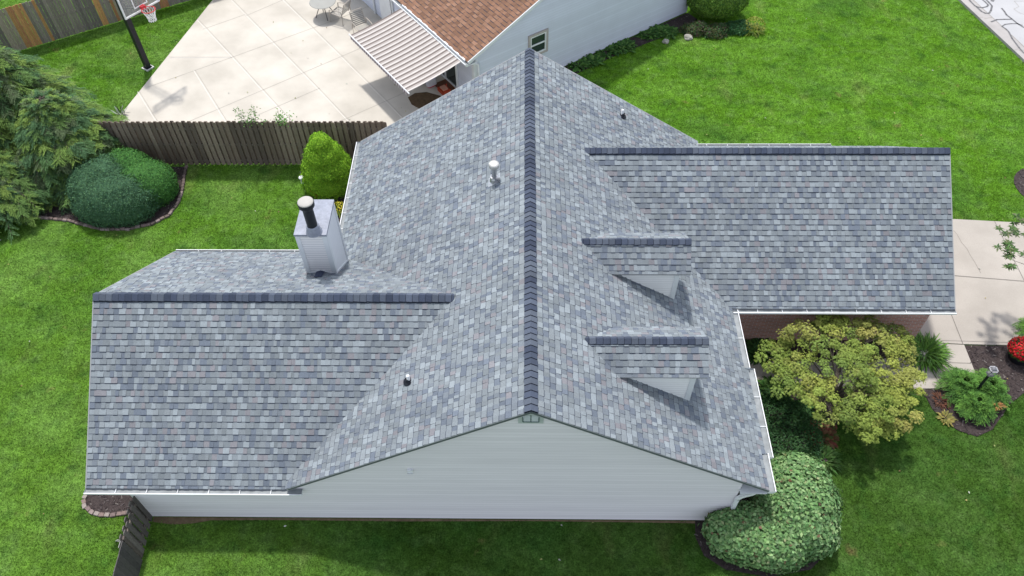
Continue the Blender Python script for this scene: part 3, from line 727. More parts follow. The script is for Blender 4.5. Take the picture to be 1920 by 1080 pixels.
# roof pipes
def pipe(x, y, big=False, lab=None):
    z = zmain(x); n = V(S*(1 if x > 0 else -1), 0, 1).normalized(); t = n.cross(V(0, 1, 0)).normalized()
    p = V(x, y, z)
    if big:
        mb = MB(); mb.lathe(p+V(0, 0, -.05), [(.062, 0), (.062, .50)], 16); o = mb.build('vent_pipe', 'galvanised', H, smooth=True)
        mb = MB(); mb.box(p+n*.012, .36, .32, .006, t, V(0, 1, 0)); mb.lathe(p+n*.015+V(0, 0, .0), [(.12, -.02), (.10, .05), (.075, .10), (.10, .11), (.10, .12), (.065, .13)], 18); mb.build('flashing', 'galvanised', o)
        mb = MB(); mb.lathe(p+V(0, 0, .43), [(.06, 0), (.125, .02), (.128, .10), (.12, .125), (.06, .14), (0, .143)], 24, col=(.5, .48, .46)); mb.build('rain_cap', 'brushed', o, smooth=True)
    else:
        mb = MB(); mb.lathe(p+V(0, 0, -.05), [(.036, 0), (.036, .29), (.028, .29), (.028, .2), (0, .2)], 16); o = mb.build('vent_pipe', 'white_metal', H, smooth=True)
        mb = MB(); mb.lathe(p+n*.012, [(.125, 0), (.12, .012), (.075, .02), (.055, .06), (.045, .10), (.037, .10)], 20, axis=(n+V(0, 0, 1)).normalized()); mb.build('flashing', 'black_rubber', o, smooth=True)
pipe(-.88, 6.80, True)
pipe(2.70, 10.74)
pipe(-2.66, 1.62)

# ------------------------------------------------------------------ neighbour's house
NH = thing('neighbour_house', tuple(nb(-4.15, 0)), 'pale blue sided house with a brown shingle roof, behind the grey roof', 'house')
tU = Vector(nU); vV = Vector(nV)
EZ = 2.1; NS = .42; te = -4.48
ridge_t = 1.06; zr_ = EZ+(ridge_t-te)*NS
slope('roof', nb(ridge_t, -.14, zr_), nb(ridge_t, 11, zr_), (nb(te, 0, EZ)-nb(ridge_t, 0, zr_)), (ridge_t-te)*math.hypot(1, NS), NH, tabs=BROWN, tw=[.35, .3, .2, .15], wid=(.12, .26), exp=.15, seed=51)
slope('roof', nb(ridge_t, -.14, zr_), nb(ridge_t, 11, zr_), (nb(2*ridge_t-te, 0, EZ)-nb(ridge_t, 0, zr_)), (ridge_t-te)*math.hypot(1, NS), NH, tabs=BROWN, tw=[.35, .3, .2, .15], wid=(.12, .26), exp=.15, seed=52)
NE = 6.25
mb = MB(); p0 = nb(-4.15, 0); p1 = nb(NE, 0)
def ext_n(z):
    # roofline in t, converted to metres from the wall's start
    lo = te+(z+.10-EZ)/NS; hi = 2*ridge_t-te-(z+.10-EZ)/NS
    return (max(0, lo+4.15), min(NE+4.15, hi+4.15))
lap_wall(mb, (p0.x, p0.y), (p1.x, p1.y), .08, ext_n, zr_-.12, (-nV.x, -nV.y), h=.10, col=SIDB)
q = nb(NE, 11)
lap_wall(mb, (p1.x, p1.y), (q.x, q.y), .08, lambda z: (0, 11), 3.0, (nU.x, nU.y), h=.10, col=SIDB)
mb.build('wall', 'siding_blue', NH)
mb = MB(); q0 = nb(-4.15, 11)
lap_wall(mb, (q0.x, q0.y), (p0.x, p0.y), .06, lambda z: (0, 11), 2.05, (-nU.x, -nU.y), h=.10, col=SIDB)
mb.build('wall', 'siding_blue', NH)
ga, gb = nb(te, 11, EZ-.02), nb(te, -.16, EZ-.02)
gutter(ga, gb, -nU, NH, w=.13)
mb = MB(); mb.bar(nb(te, -.16, EZ), nb(ridge_t, -.16, zr_), .03, .12); mb.bar(nb(te, -.10, EZ-.10), nb(-4.15, -.10, EZ-.10), .12, .03); mb.build('rake_trim', 'white_trim', NH)
mb = MB(); cpt = nb(-4.15, 0)
mb.box(nb(-4.17, .06), .022, .14, 2.0, nU, nV); mb.box(nb(-4.09, -.02), .14, .022, 2.0, nU, nV); mb.build('corner_trim', 'white_trim', NH)
mb = MB(); mb.bar(nb(-4.35, -.05, 1.98), nb(-4.05, -.08, 1.85), .08, .06); mb.bar(nb(-4.03, -.08, 1.86), nb(-4.03, -.08, .1), .08, .06, up=V(1, 0, 0)); mb.build('downspout', 'white_trim', NH)
# window in the gable wall
def wall_window(t0, t1, z0, z1):
    mb = MB(); o = -.02
    def bx(a, b, c, d, th, off, mb, col=(1, 1, 1)):
        mb.box((nb((a+b)/2, off, c)), b-a, th, d-c, nU, nV, col=col)
    fw_ = .085
    for a, b, c, d in ((t0, t1, z1-fw_, z1), (t0, t1, z0, z0+fw_), (t0, t0+fw_, z0+fw_, z1-fw_), (t1-fw_, t1, z0+fw_, z1-fw_)): bx(a, b, c, d, .05, -.035, mb, (.42, .38, .37))
    wn = mb.build('window', 'painted', NH)
    mb = MB(); i = fw_
    for a, b, c, d in ((t0+i, t1-i, z1-i-.05, z1-i), (t0+i, t1-i, z0+i, z0+i+.05), (t0+i, t0+i+.05, z0+i+.05, z1-i-.05), (t1-i-.05, t1-i, z0+i+.05, z1-i-.05), (t0+i+.05, t1-i-.05, (z0+z1)/2-.025, (z0+z1)/2+.025)): bx(a, b, c, d, .04, -.03, mb)
    mb.build('frame', 'white_metal', wn)
    mb = MB(); bx(t0+i, t1-i, z0+i, z1-i, .01, -.016, mb); mb.build('pane', 'glass_dark', wn)
wall_window(-1.84, -.96, 1.12, 2.06)
# patio sliding door under the awning
mb = MB(); X_ = -4.17
for a, b, c, d in ((1.15, 1.22, .05, 1.9), (2.85, 2.92, .05, 1.9), (1.22, 2.85, 1.83, 1.9), (1.22, 2.85, .05, .12), (1.98, 2.05, .12, 1.83)): mb.box(nb(X_-.02, (a+b)/2, c), .07, b-a, d-c, nU, nV)
dd = mb.build('sliding_door', 'white_trim', NH)
mb = MB(); mb.box(nb(X_-.005, 2.03, .12), .02, 1.66, 1.7, nU, nV); mb.build('pane', 'glass_dark', dd)
# pale door panels further along the same wall
mb = MB(); mb.box(nb(X_-.04, 6.35, .05), .10, .95, 1.95, nU, nV); mb.build('door', 'white_metal', NH)
mb = MB(); mb.box(nb(X_-.03, 5.80, .05), .05, .09, 1.95, nU, nV); mb.build('door_trim', 'white_trim', NH); mb = MB(); mb.box(nb(X_-.03, 7.5, .05), .05, .09, 1.95, nU, nV); mb.build('door_trim', 'white_trim', NH)
mb = MB(); hp = nb(-3.62, -.10, 1.05)
mb.tube([hp+nV*.06, hp-nV*.10], .13, 18, col=(.16, .05, .03)); mb.build('hose_reel', 'painted', None, label='small brown hose reel fixed to the blue sided wall by its corner', cat='hose reel', origin=tuple(hp))
# awning: a thing fixed to the house moves with it -> part
def awning():
    A0, A1 = nb(-4.56, .12, 2.06), nb(-4.56, 4.25, 2.06); B0, B1 = nb(-6.75, .12, 1.75), nb(-6.75, 4.25, 1.75)
    mb = MB(); n = 54
    for i in range(n):
        a, b = i/n, (i+1)/n
        c = [(.49, .46, .435), (.49, .46, .435), (.14, .115, .105)][i % 3]
        if i % 3 == 1: c = (.34, .305, .285)
        for k in range(4):   # a little sag
            u0, u1 = k/4, (k+1)/4; sg = lambda u: -.04*math.sin(math.pi*u)
            P = lambda f, u: A0.lerp(A1, f).lerp(B0.lerp(B1, f), u)+V(0, 0, sg(u))
            mb.quad([P(a, u0), P(b, u0), P(b, u1), P(a, u1)], c)
    aw = mb.build('awning', 'canvas', NH)
    mb = MB(); m_ = 26
    for i in range(m_*2):
        a, b = i/(m_*2), (i+1)/(m_*2); c = (.46, .42, .43) if i % 2 else (.16, .12, .14)
        h = .17 if i % 2 else .15
        p, q = B0.lerp(B1, a)-nU*.035, B0.lerp(B1, b)-nU*.035; mb.quad([p, q, q+V(0, 0, -h), p+V(0, 0, -h)], c)
    mb.build('valance', 'canvas', aw)
    mb = MB(); mb.tube([B0-nV*.10+V(0, 0, -.02)-nU*.02, B1+nV*.10+V(0, 0, -.02)-nU*.02], .022, 10); mb.build('front_bar', 'white_metal', aw)
    for s in (.5, 3.9):
        mb = MB(); mb.bar(nb(-4.3, s, 1.85), nb(-5.5, s+.35, 1.78), .05); mb.bar(nb(-5.5, s+.35, 1.78), nb(-6.68, s, 1.70), .05); mb.build('arm', 'white_metal', aw)
    mb = MB(); mb.box(nb(-4.40, 2.18, 2.00), .22, 4.3, .12, nU, nV); mb.build('case', 'white_metal', aw)
awning()

# things under the awning
def bag():
    o = nb(-4.85, 2.0); bm = MB(); 
    h = .48; prof = [(.17, .10, 0), (.20, .12, .06), (.20, .12, .36), (.17, .07, .44), (.18, .03, h)]
    col = [(.45, .02, .05), (.55, .55, .60), (.02, .06, .28), (.5, .5, .56)]
    o = Vector(o)+V(0, 0, .03); seg = 16; t = MB()
    def ring(a, b, z):
        return [o+nU*(a*math.copysign(abs(math.cos(k))**.5, math.cos(k)))+nV*(b*math.copysign(abs(math.sin(k))**.5, math.sin(k)))+V(0, 0, z) for k in np.linspace(0, 2*math.pi, seg, endpoint=False)]
    rs = [ring(*p) for p in prof]
    for i in range(len(rs)-1):
        for j in range(seg): t.quad([rs[i][j], rs[i][(j+1) % seg], rs[i+1][(j+1) % seg], rs[i+1][j]], col[i])
    t.quad(rs[-1], (.5, .5, .55))
    t.build('charcoal_bag', 'canvas', None, label='red white and blue bag standing under the striped awning', cat='bag', origin=tuple(o))
bag()
mb = MB(); o = Vector(nb(-4.95, 2.55, .03)); mb.lathe(o, [(.10, 0), (.16, .02), (.20, .25), (.21, .42), (.19, .43), (.17, .38), (0, .36)], 18)
mb.build('bucket', 'black_rubber', None, label='black bucket beside the bag under the awning', cat='bucket', origin=tuple(o))
mb = MB(); o = Vector(nb(-4.65, 1.42, .03)); mb.box(o, .34, .40, .14, nU, nV, col=(.38, .05, .02)); mb.box(o+V(0, 0, .141), .20, .26, .05, nU, nV, col=(.55, .28, .20)); mb.bar(o+nU*.1+V(0, 0, .14), o+nU*.12+V(0, 0, .30), .02, col=(.5, .05, .03))
mb.build('tool_case', 'painted', None, label='red case on the patio next to the sliding door', cat='case', origin=tuple(o))
mb = MB(); pts = poly_px([(765, 183), (778, 175), (800, 173), (826, 180), (836, 190), (820, 205), (790, 206), (772, 196)], .03)  # flat brown patch with a rounded outline on the paving
mb.prism(pts, .03, .045); mb.build('patio_patch', 'patch_brown', None, label='brown rounded patch on the patio at the awning corner', cat='mat')
mb = MB(); pts = [nb(-4.75, 1.2), nb(-4.2, 1.2), nb(-4.2, 2.0), nb(-4.75, 2.0)]
mb.prism([(p.x, p.y) for p in pts], .03, .07, col=(.13, .05, .025)); mb.build('door_step', 'painted', NH)

# ------------------------------------------------------------------ patio furniture (cut by the top edge)
def lounge(o, ang, label):
    X = V(math.cos(ang), math.sin(ang), 0); Y = V(-X.y, X.x, 0); o = Vector(o)
    T = lambda x, y, z: o+X*x+Y*y+V(0, 0, z+.03)
    th = thing('patio_chair', tuple(o), label, 'chair', 'tubular chairs on the patio')
    c = (.42, .38, .33)
    for s in (-1, 1):
        mb = MB(); y = s*.31
        mb.tube([T(-.28, y, 0), T(-.26, y, .02), T(-.30, y, .40), T(-.24, y, .60), T(.10, y, .60), T(.30, y, .56), T(.36, y, .02), T(.34, y, 0)], .018, 8, col=c)
        mb.build('arm_frame', 'painted', th)
    mb = MB(); mb.tube([T(.30, -.28, .40), T(.30, .28, .40)], .016, 8, col=c); mb.tube([T(-.45, -.26, .95), T(-.45, .26, .95)], .016, 8, col=c)
    for s in (-1, 1): mb.tube([T(.30, s*.27, .40), T(-.22, s*.27, .36), T(-.46, s*.26, .96)], .016, 8, col=c)
    mb.build('seat_frame', 'painted', th)
    mb = MB()
    for i in range(7): a = -.20+i*.075; mb.quad([T(a, -.265, .375+i*.004), T(a+.05, -.265, .379+i*.004), T(a+.05, .265, .379+i*.004), T(a, .265, .375+i*.004)], (.32, .31, .29))
    for i in range(8):
        f = .06+i*.11; p = T(-.22, 0, .37).lerp(T(-.46, 0, .95), f); q = T(-.22, 0, .37).lerp(T(-.46, 0, .95), f+.07)
        mb.quad([p-Y*.255, p+Y*.255, q+Y*.255, q-Y*.255], (.32, .31, .29))
    mb.build('sling', 'canvas', th)
c0 = nb(-5.35, 6.55); a0 = math.atan2(nV.y, nV.x)
lounge(nb(-5.35, 6.35), a0+math.pi, 'tubular patio chair nearest the striped awning')
lounge(nb(-5.55, 7.9), a0+.5, 'tubular patio chair by the table at the top edge of the patio')
# table at the very top edge
tb = thing('patio_table', tuple(nb(-5.95, 8.55)), 'round dark patio table at the top edge of the patio', 'table')
o = Vector(nb(-5.95, 8.6, .03)); mb = MB(); mb.lathe(o, [(0, .62), (.52, .62), (.54, .635), (.52, .65), (0, .65)], 32, col=(.30, .30, .28)); mb.build('tabletop', 'painted', tb)
for k in range(4):
    a = k*math.pi/2+.4; mb = MB(); mb.tube([o+V(.1*math.cos(a), .1*math.sin(a), .61), o+V(.40*math.cos(a), .40*math.sin(a), 0)], .017, 8, col=(.10, .10, .10)); mb.build('leg', 'painted', tb)

# ------------------------------------------------------------------ basketball hoop
def hoop():
    b = V(-14.72, 18.09, 0); th = thing('basketball_hoop', tuple(b), 'basketball hoop on a black post at the patio edge', 'basketball hoop')
    n = V(.82, -.57, 0).normalized(); s = V(-n.y, n.x, 0)
    mb = MB(); mb.box(b+V(0, 0, .0), .34, .34, .05, n, s, col=(.6, .6, .58)); mb.build('base_plate', 'painted', th)
    mb = MB(); mb.box(b+V(0, 0, .05), .19, .19, 3.05, n, s, m=0); mb.box(b+V(0, 0, .05), .25, .25, .03, n, s); mb.build('post', 'black_metal', th)
    mb = MB(); mb.tube([b-n*.07+V(0, 0, 1.25), b-n*.20+V(0, 0, 1.28), b-n*.20+V(0, 0, 2.35), b-n*.06+V(0, 0, 2.5)], .02, 8); mb.build('crank_handle', 'black_metal', th)
    bc = b+n*1.2+s*.10
    for z0, z1 in ((2.95, 3.45), (2.60, 3.0)):
        mb = MB()
        for q in (-.1, .1): mb.bar(b+s*q+V(0, 0, z0), bc-n*.02+s*q+V(0, 0, z1), .03, .05)
        mb.build('arm', 'black_metal', th)
    z0, h, hw = 2.86, 1.05, .74
    mb = MB(); f = .05
    for a, c, zz0, zz1 in ((-hw, hw, z0, z0+f), (-hw, hw, z0+h-f, z0+h), (-hw, -hw+f, z0+f, z0+h-f), (hw-f, hw, z0+f, z0+h-f)):
        mb.box(bc+s*((a+c)/2)+V(0, 0, zz0), .05, c-a, zz1-zz0, n, s, col=(.80, .80, .80))
    bd = mb.build('backboard', 'painted', th)
    mb = MB(); mb.box(bc+V(0, 0, z0+f), .012, 2*hw-2*f, h-2*f, n, s); mb.build('panel', 'acrylic', bd)
    mb = MB(); sq = .28
    for a, c, zz0, zz1 in ((-sq, sq, z0+.18, z0+.22), (-sq, sq, z0+.56, z0+.60), (-sq, -sq+.04, z0+.22, z0+.56), (sq-.04, sq, z0+.22, z0+.56)):
        mb.box(bc+n*.014+s*((a+c)/2)+V(0, 0, zz0), .012, c-a, zz1-zz0, n, s, col=(.85, .85, .85))
    mb.build('target_square', 'painted', bd)
    rc = bc+n*.40+V(0, 0, z0+.16); R_ = .23
    mb = MB(); ring = [rc+V(R_*math.cos(t), R_*math.sin(t), 0) for t in np.linspace(0, 2*math.pi, 25)]
    mb.tube(ring, .014, 6, col=(.65, .05, .05), cap=False); mb.box(bc+n*.09+V(0, 0, z0+.08), .14, .16, .13, n, s, col=(.65, .04, .05))
    mb.bar(bc+n*.1+s*.06+V(0, 0, z0+.15), rc-n*.2+s*.1, .02, col=(.65, .05, .05)); mb.bar(bc+n*.1-s*.06+V(0, 0, z0+.15), rc-n*.2-s*.1, .02, col=(.65, .05, .05))
    rim = mb.build('rim', 'painted', th)
    mb = MB(); lv = [(.23, 0), (.19, -.12), (.15, -.23), (.13, -.33), (.135, -.42)]; k = 12
    for li in range(4):
        for j in range(k):
            for dj in (.5, -.5):
                t0 = (j+(li % 2)*.5)*2*math.pi/k; t1 = t0+dj*2*math.pi/k
                mb.bar(rc+V(lv[li][0]*math.cos(t0), lv[li][0]*math.sin(t0), lv[li][1]), rc+V(lv[li+1][0]*math.cos(t1), lv[li+1][0]*math.sin(t1), lv[li+1][1]), .012 if li < 2 else .022, col=(.85, .85, .85))
    mb.build('net', 'painted', rim)
hoop()

# ------------------------------------------------------------------ fences
def fence(name, a, b, h, label, cols, front, double=True, pw=.14, gap=.075, thick=.018, seed=0, rails=(.25, .95, 1.62), group_cols=None, dogear=True, railcol=(.17, .145, .125), over=.0):
    r = random.Random(seed); a = Vector(a); b = Vector(b); d = (b-a); L = d.length; d.normalize(); f = Vector(front).normalized()
    th = thing(name, tuple(a), label, 'fence')
    def picks(off, start, nm):
        mb = MB(); x = start; c = r.choice(cols); run = 0
        while x < L-pw/2:
            if run <= 0: c = r.choices([k[0] for k in cols], [k[1] for k in cols])[0]; run = r.randint(1, 3)
            run -= 1; j = r.uniform(.85, 1.15); cc = tuple(q*j for q in c)
            hh = h+r.uniform(-.015, .015); p = a+d*(x+pw/2)+f*off; w2 = pw/2-.002; t = f*thick; e = pw*.2 if dogear else 0; z0 = .03+r.uniform(0, .02)
            tilt = d*r.uniform(-.006, .006)
            prof = [(-w2, z0), (w2, z0), (w2, hh-e), (w2-e, hh), (-w2+e, hh), (-w2, hh-e)]
            A = [p+d*q[0]+V(0, 0, q[1])+tilt*q[1] for q in prof]; B = [q+t for q in A]
            mb.quad(B, cc); mb.quad(A[::-1], cc)
            for i in range(6): mb.quad([A[i], A[(i+1) % 6], B[(i+1) % 6], B[i]], cc)
            x += pw+gap
        return mb.build(nm, 'wood', th)
    picks(.022, 0, 'pickets')
    if double: picks(-.022-thick, (pw+gap)/2, 'pickets')
    for z in rails:
        mb = MB(); mb.box(a+d*(L/2)+V(0, 0, z), L, .04 if double else .035, .085, d, f, col=railcol)
        if not double:
            for v in range(len(mb.v)): mb.v[v] = tuple(Vector(mb.v[v])-f*.03)
        mb.build('rail', 'wood', th)
    k = max(1, int(L/2.4))
    for i in range(k+1):
        mb = MB(); mb.box(a+d*min(max(i*L/k, .06), L-.06)-f*(.0 if double else .085), .09, .05 if double else .09, h-.08, d, f, col=(.12, .10, .09)); mb.build('post', 'wood', th)
    return th
fence('wooden_fence', (-16.4, 12.58, 0), (-4.6, 12.58, 0), 1.86, 'dark weathered shadowbox fence between the back lawn and the patio', [((.185, .142, .112), 4), ((.24, .19, .15), 3), ((.14, .108, .09), 3)], (0, -1, 0), gap=.045, seed=5)
A = Vector((*G(80, 83), 0)); B = Vector((*G(333, 8), 0)); dd = (B-A).normalized()
fence('wooden_fence', A-dd*4.5, B+dd*5, 1.82, 'grey and orange patched board fence behind the basketball hoop', [((.25, .215, .19), 5), ((.19, .165, .155), 3), ((.50, .26, .11), 3.4), ((.31, .26, .21), 2), ((.42, .20, .10), 1.8)], V(dd.y, -dd.x, 0), double=False, gap=.004, pw=.115, seed=9)
A = Vector((-9.16, -.02, 0)); B = Vector((*G(257, 1080), 0)); dd = (B-A).normalized()
fn = fence('side_gate_fence', A, A+dd*1.02, 1.22, 'dark weathered picket fence section and gate at the near left house corner', [((.12, .108, .10), 3), ((.155, .138, .128), 3), ((.09, .082, .078), 2)], V(-dd.y, dd.x, 0), gap=.07, pw=.13, seed=15, rails=(.2, .95))
# gate continuing the line, flush boards
def gate():
    r = random.Random(4); f = V(-dd.y, dd.x, 0); mb = MB(); x = 1.05
    while x < 3.4:
        c = r.choice([(.085, .078, .078), (.10, .09, .09), (.07, .064, .067)]); hh = 1.20+r.uniform(-.01, .01)
        mb.box(A+dd*(x+.07)+f*.03, .138, .02, hh, dd, f, col=c); x += .142
    gt = mb.build('boards', 'wood', fn)
    for z in (.18, .55, .95):
        mb = MB(); mb.box(A+dd*2.2-f*.0+V(0, 0, z), 2.4, .035, .085, dd, f, col=(.09, .08, .075)); mb.build('rail', 'wood', fn)
    mb = MB(); p = A+dd*1.02-f*.05+V(0, 0, 1.10)
    mb.bar(p-dd*.05, p+dd*.16, .012, .05, col=(.35, .34, .33)); mb.tube([p-f*.05+V(0, 0, -.03), p-f*.10+V(0, 0, .02), p-f*.05+V(0, 0, .07), p+V(0, 0, .03)], .01, 6, col=(.45, .44, .42)); mb.build('latch', 'painted', fn)
gate()

# ------------------------------------------------------------------ plants
YEW_B = [(.068, .150, .082), (.088, .19, .10), (.075, .162, .095), (.11, .22, .10)]
YEW_G = [(.075, .205, .050), (.092, .25, .06), (.060, .165, .055), (.125, .30, .07)]
SPRUCE_Y = [(0.275, 0.510, 0.036), (0.217, 0.435, 0.034), (0.160, 0.345, 0.036), (0.348, 0.585, 0.054)]
def blob(name, ells, n, ln, wd, cols, mt, parent=None, amp=.09, freq=2.2, amp2=.05, freq2=6, core=.9, out=.5, seed=0, zmin=-.5, **tags):
    """foliage over the union of ellipsoids: (cx,cy,cz,rx,ry,rz); leaves lie over a bumpy skin, an opaque core closes it"""
    areas = np.array([(e[3]*e[4]+e[3]*e[5]+e[4]*e[5]) for e in ells]); share = (areas/areas.sum()*n).astype(int)
    Ps, Ns, Es = [], [], []
    def rad(D, k):
        q = D*1.0
        return 1+amp*nvec(D, freq, seed+k*7)+amp2*nvec(D, freq2, seed+3+k)
    for k, (e, m_) in enumerate(zip(ells, share)):
        D = rdir(int(m_*1.5), zmin, 1); R = rad(D, k)*(1-np.abs(rng.normal(0, .035, len(D)))+np.where(rng.random(len(D)) < .06, rng.uniform(0, .09, len(D)), 0))
        E_ = np.array(e[3:6]); P = D*E_*R[:, None]+np.array(e[:3]); Nn = unit(D/E_)
        ok = P[:, 2] > .03
        for k2, e2 in enumerate(ells):
            if k2 == k: continue
            q = (P-np.array(e2[:3]))/np.array(e2[3:6]); ok &= (np.linalg.norm(q, axis=1) > .93)
        Ps.append(P[ok][:m_]); Ns.append(Nn[ok][:m_])
    P = np.concatenate(Ps); Nn = np.concatenate(Ns); n = len(P)
    T = unit(np.cross(Nn, rdir(n))); D = unit(T+Nn*rng.uniform(out*.4, out*1.6, (n, 1))+np.array([0, 0, .15]))
    N2 = unit(Nn+rng.normal(0, .35, (n, 3)))
    v, f = leaves(P, D, N2, ln*rng.uniform(.7, 1.3, n), wd*rng.uniform(.7, 1.3, n))
    col = pal(n, cols)
    o = mesh_np(name, v, f, col, mt, parent, **tags)
    # core
    mb = MB(); 
    for k, e in enumerate(ells):
        seg, rg = 28, 16; base = len(mb.v); pts = []
        for i in range(rg+1):
            ph = math.pi*i/rg-math.pi/2
            for j in range(seg):
                t = 2*math.pi*j/seg; pts.append((math.cos(ph)*math.cos(t), math.cos(ph)*math.sin(t), math.sin(ph)))
        D = np.array(pts); R = rad(D, k)*core; Q = D*np.array(e[3:6])*R[:, None]+np.array(e[:3]); Q[:, 2] = np.maximum(Q[:, 2], .0)
        mb.v += [tuple(q) for q in Q]
        c = tuple(np.mean(cols, axis=0)*.8)  # core painted darker than the leaves, for the shade inside
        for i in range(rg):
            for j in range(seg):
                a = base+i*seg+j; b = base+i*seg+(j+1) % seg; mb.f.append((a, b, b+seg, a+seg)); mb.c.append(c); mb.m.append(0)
    mb.build('inner_foliage', mt, o, smooth=True)
    return o

def px_ell(u, v, z, rx, ry, rz): p = G(u, v, z); return (p[0], p[1], z, rx, ry, rz)
# two clipped yews
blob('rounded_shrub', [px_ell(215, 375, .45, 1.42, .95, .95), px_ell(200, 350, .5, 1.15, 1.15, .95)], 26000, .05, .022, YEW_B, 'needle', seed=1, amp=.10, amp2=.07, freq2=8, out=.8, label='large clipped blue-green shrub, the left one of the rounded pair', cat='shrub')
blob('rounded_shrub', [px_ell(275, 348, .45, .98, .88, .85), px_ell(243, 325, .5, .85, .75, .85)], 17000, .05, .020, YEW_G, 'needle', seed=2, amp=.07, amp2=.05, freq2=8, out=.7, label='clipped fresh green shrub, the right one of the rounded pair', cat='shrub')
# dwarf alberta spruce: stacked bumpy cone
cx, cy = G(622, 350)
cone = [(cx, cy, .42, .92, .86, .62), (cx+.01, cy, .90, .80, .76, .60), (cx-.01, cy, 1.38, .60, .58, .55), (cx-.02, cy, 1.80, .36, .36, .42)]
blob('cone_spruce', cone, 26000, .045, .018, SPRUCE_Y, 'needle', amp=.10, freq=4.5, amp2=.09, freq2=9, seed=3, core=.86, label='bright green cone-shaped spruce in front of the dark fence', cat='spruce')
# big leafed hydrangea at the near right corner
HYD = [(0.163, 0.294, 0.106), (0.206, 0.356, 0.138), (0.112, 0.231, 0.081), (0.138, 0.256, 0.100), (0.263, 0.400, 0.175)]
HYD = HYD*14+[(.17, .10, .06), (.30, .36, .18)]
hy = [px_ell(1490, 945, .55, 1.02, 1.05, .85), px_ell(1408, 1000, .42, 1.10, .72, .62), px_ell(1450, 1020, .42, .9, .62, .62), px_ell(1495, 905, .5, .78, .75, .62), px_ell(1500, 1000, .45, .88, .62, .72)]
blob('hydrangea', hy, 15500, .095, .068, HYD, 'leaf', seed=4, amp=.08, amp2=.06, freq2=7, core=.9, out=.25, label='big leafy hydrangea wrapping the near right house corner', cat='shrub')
# clipped shrub by the neighbour's house corner (top)
HDG = [(0.125, 0.237, 0.031), (0.163, 0.294, 0.044), (0.088, 0.188, 0.031), (0.200, 0.338, 0.062), (0.062, 0.138, 0.031)]
blob('clipped_shrub', [px_ell(1350, -8, .9, 1.15, 1.05, .85), px_ell(1335, -2, .7, 1.0, 1.0, .7)], 15000, .06, .04, HDG, 'leaf', seed=5, amp=.06, amp2=.04, out=.3, label='tall clipped round shrub at the far corner of the blue house', cat='shrub')

# rosettes: long arching leaves
def rosette(name, x, y, R, n, ln, wd, cols, mt='leaf', z=.03, rise=(.3, 1.1), segs=3, parent=None, droop=.6, **tags):
    parts = []; a = rng.uniform(0, 2*np.pi, n); rr = R*np.sqrt(rng.uniform(0, 1, n))
    bx = np.stack([x+rr*np.cos(a), y+rr*np.sin(a), np.full(n, z)], 1)
    az = a+rng.normal(0, .5, n); el = rng.uniform(*rise, n); L = ln*rng.uniform(.6, 1.2, n); W_ = wd*rng.uniform(.7, 1.2, n)
    h = np.stack([np.cos(az), np.sin(az), np.zeros(n)], 1); side = np.stack([-np.sin(az), np.cos(az), np.zeros(n)], 1)
    rows = []
    for k in range(segs+1):
        t = k/segs; ang = el-droop*2.0*t*t
        hor = L*t*np.cos(el)*(1); ver = L*(t*np.sin(el)-droop*t*t*.9)
        c = bx+h*hor[:, None]+np.array([0, 0, 1])*np.maximum(ver, .02*t)[:, None]
        wk = W_*(.45+2.2*t*(1-t)) if k < segs else W_*.08
        rows.append(c-side*wk[:, None]/2); rows.append(c+side*wk[:, None]/2)
    v = np.stack(rows, 1).reshape(-1, 3); K = 2*(segs+1); f = []
    base = np.arange(n)*K
    for k in range(segs): f.append(np.stack([base+2*k, base+2*k+1, base+2*k+3, base+2*k+2], 1))
    col = pal(n, cols); f2 = np.stack(f, 1).reshape(-1, 4); col = np.repeat(col, segs, axis=0)
    return mesh_np(name, v, f2, col, mt, parent, **tags)
LILY = [(.10, .22, .03), (.13, .27, .04), (.075, .17, .03)]
HOSTA = [(.055, .14, .03), (.085, .19, .04), (.04, .11, .025), (.11, .22, .05)]
x, y = G(1733, 664); rosette('daylily', x, y, .30, 420, .62, .030, LILY, label='bright green daylily clump between the maple and the driveway walk', cat='plant')
hosta_px = [(1085, 122), (1108, 116), (1135, 98), (1155, 92), (1172, 88), (1215, 66), (1235, 60), (1250, 62)]
hl = ['leafy clump nearest the grey roof edge, along the blue wall', 'second leafy clump from the grey roof along the blue wall', 'third leafy clump from the grey roof along the blue wall', 'fourth leafy clump from the grey roof along the blue wall', 'fifth leafy clump from the grey roof along the blue wall', 'third leafy clump from the clipped shrub along the blue wall', 'second leafy clump from the clipped shrub along the blue wall', 'leafy clump along the blue wall nearest the clipped shrub']
for (u, v), l in zip(hosta_px, hl):
    x, y = G(u, v); rosette('hosta', x, y, .30, 130, .34, .10, HOSTA, rise=(.3, 1.2), label='green '+l, cat='plant', group='hostas along the blue wall')
# front bed plants
def rpx(name, u, v, label, R=.3, n=150, ln=.35, wd=.08, cols=HOSTA, z=.03, group=None, rise=(.3, 1.2), catg='plant'):
    x, y = G(u, v); return rosette(name, x, y, R, n, ln, wd, cols, z=z, rise=rise, label=label, cat=catg, group=group)
rpx('hosta', 1450, 735, 'green hosta clump below the shaded walk, leftmost of the row', R=.28)
rpx('hosta', 1490, 748, 'light green hosta clump below the shaded walk, rightmost of the row', R=.35, cols=[(.09, .2, .05), (.06, .15, .035), (.13, .25, .07)])
rpx('hosta', 1425, 662, 'dark green plant at the foot of the brick wall by the gutter corner', R=.3, cols=[(.035, .09, .025), (.05, .12, .03)])
rpx('coral_bells', 1540, 815, 'reddish brown leafed plant at the edge of the shaded front bed', R=.30, n=230, ln=.26, wd=.09, cols=[(.12, .07, .035), (.16, .05, .035), (.08, .10, .03), (.18, .10, .05)])
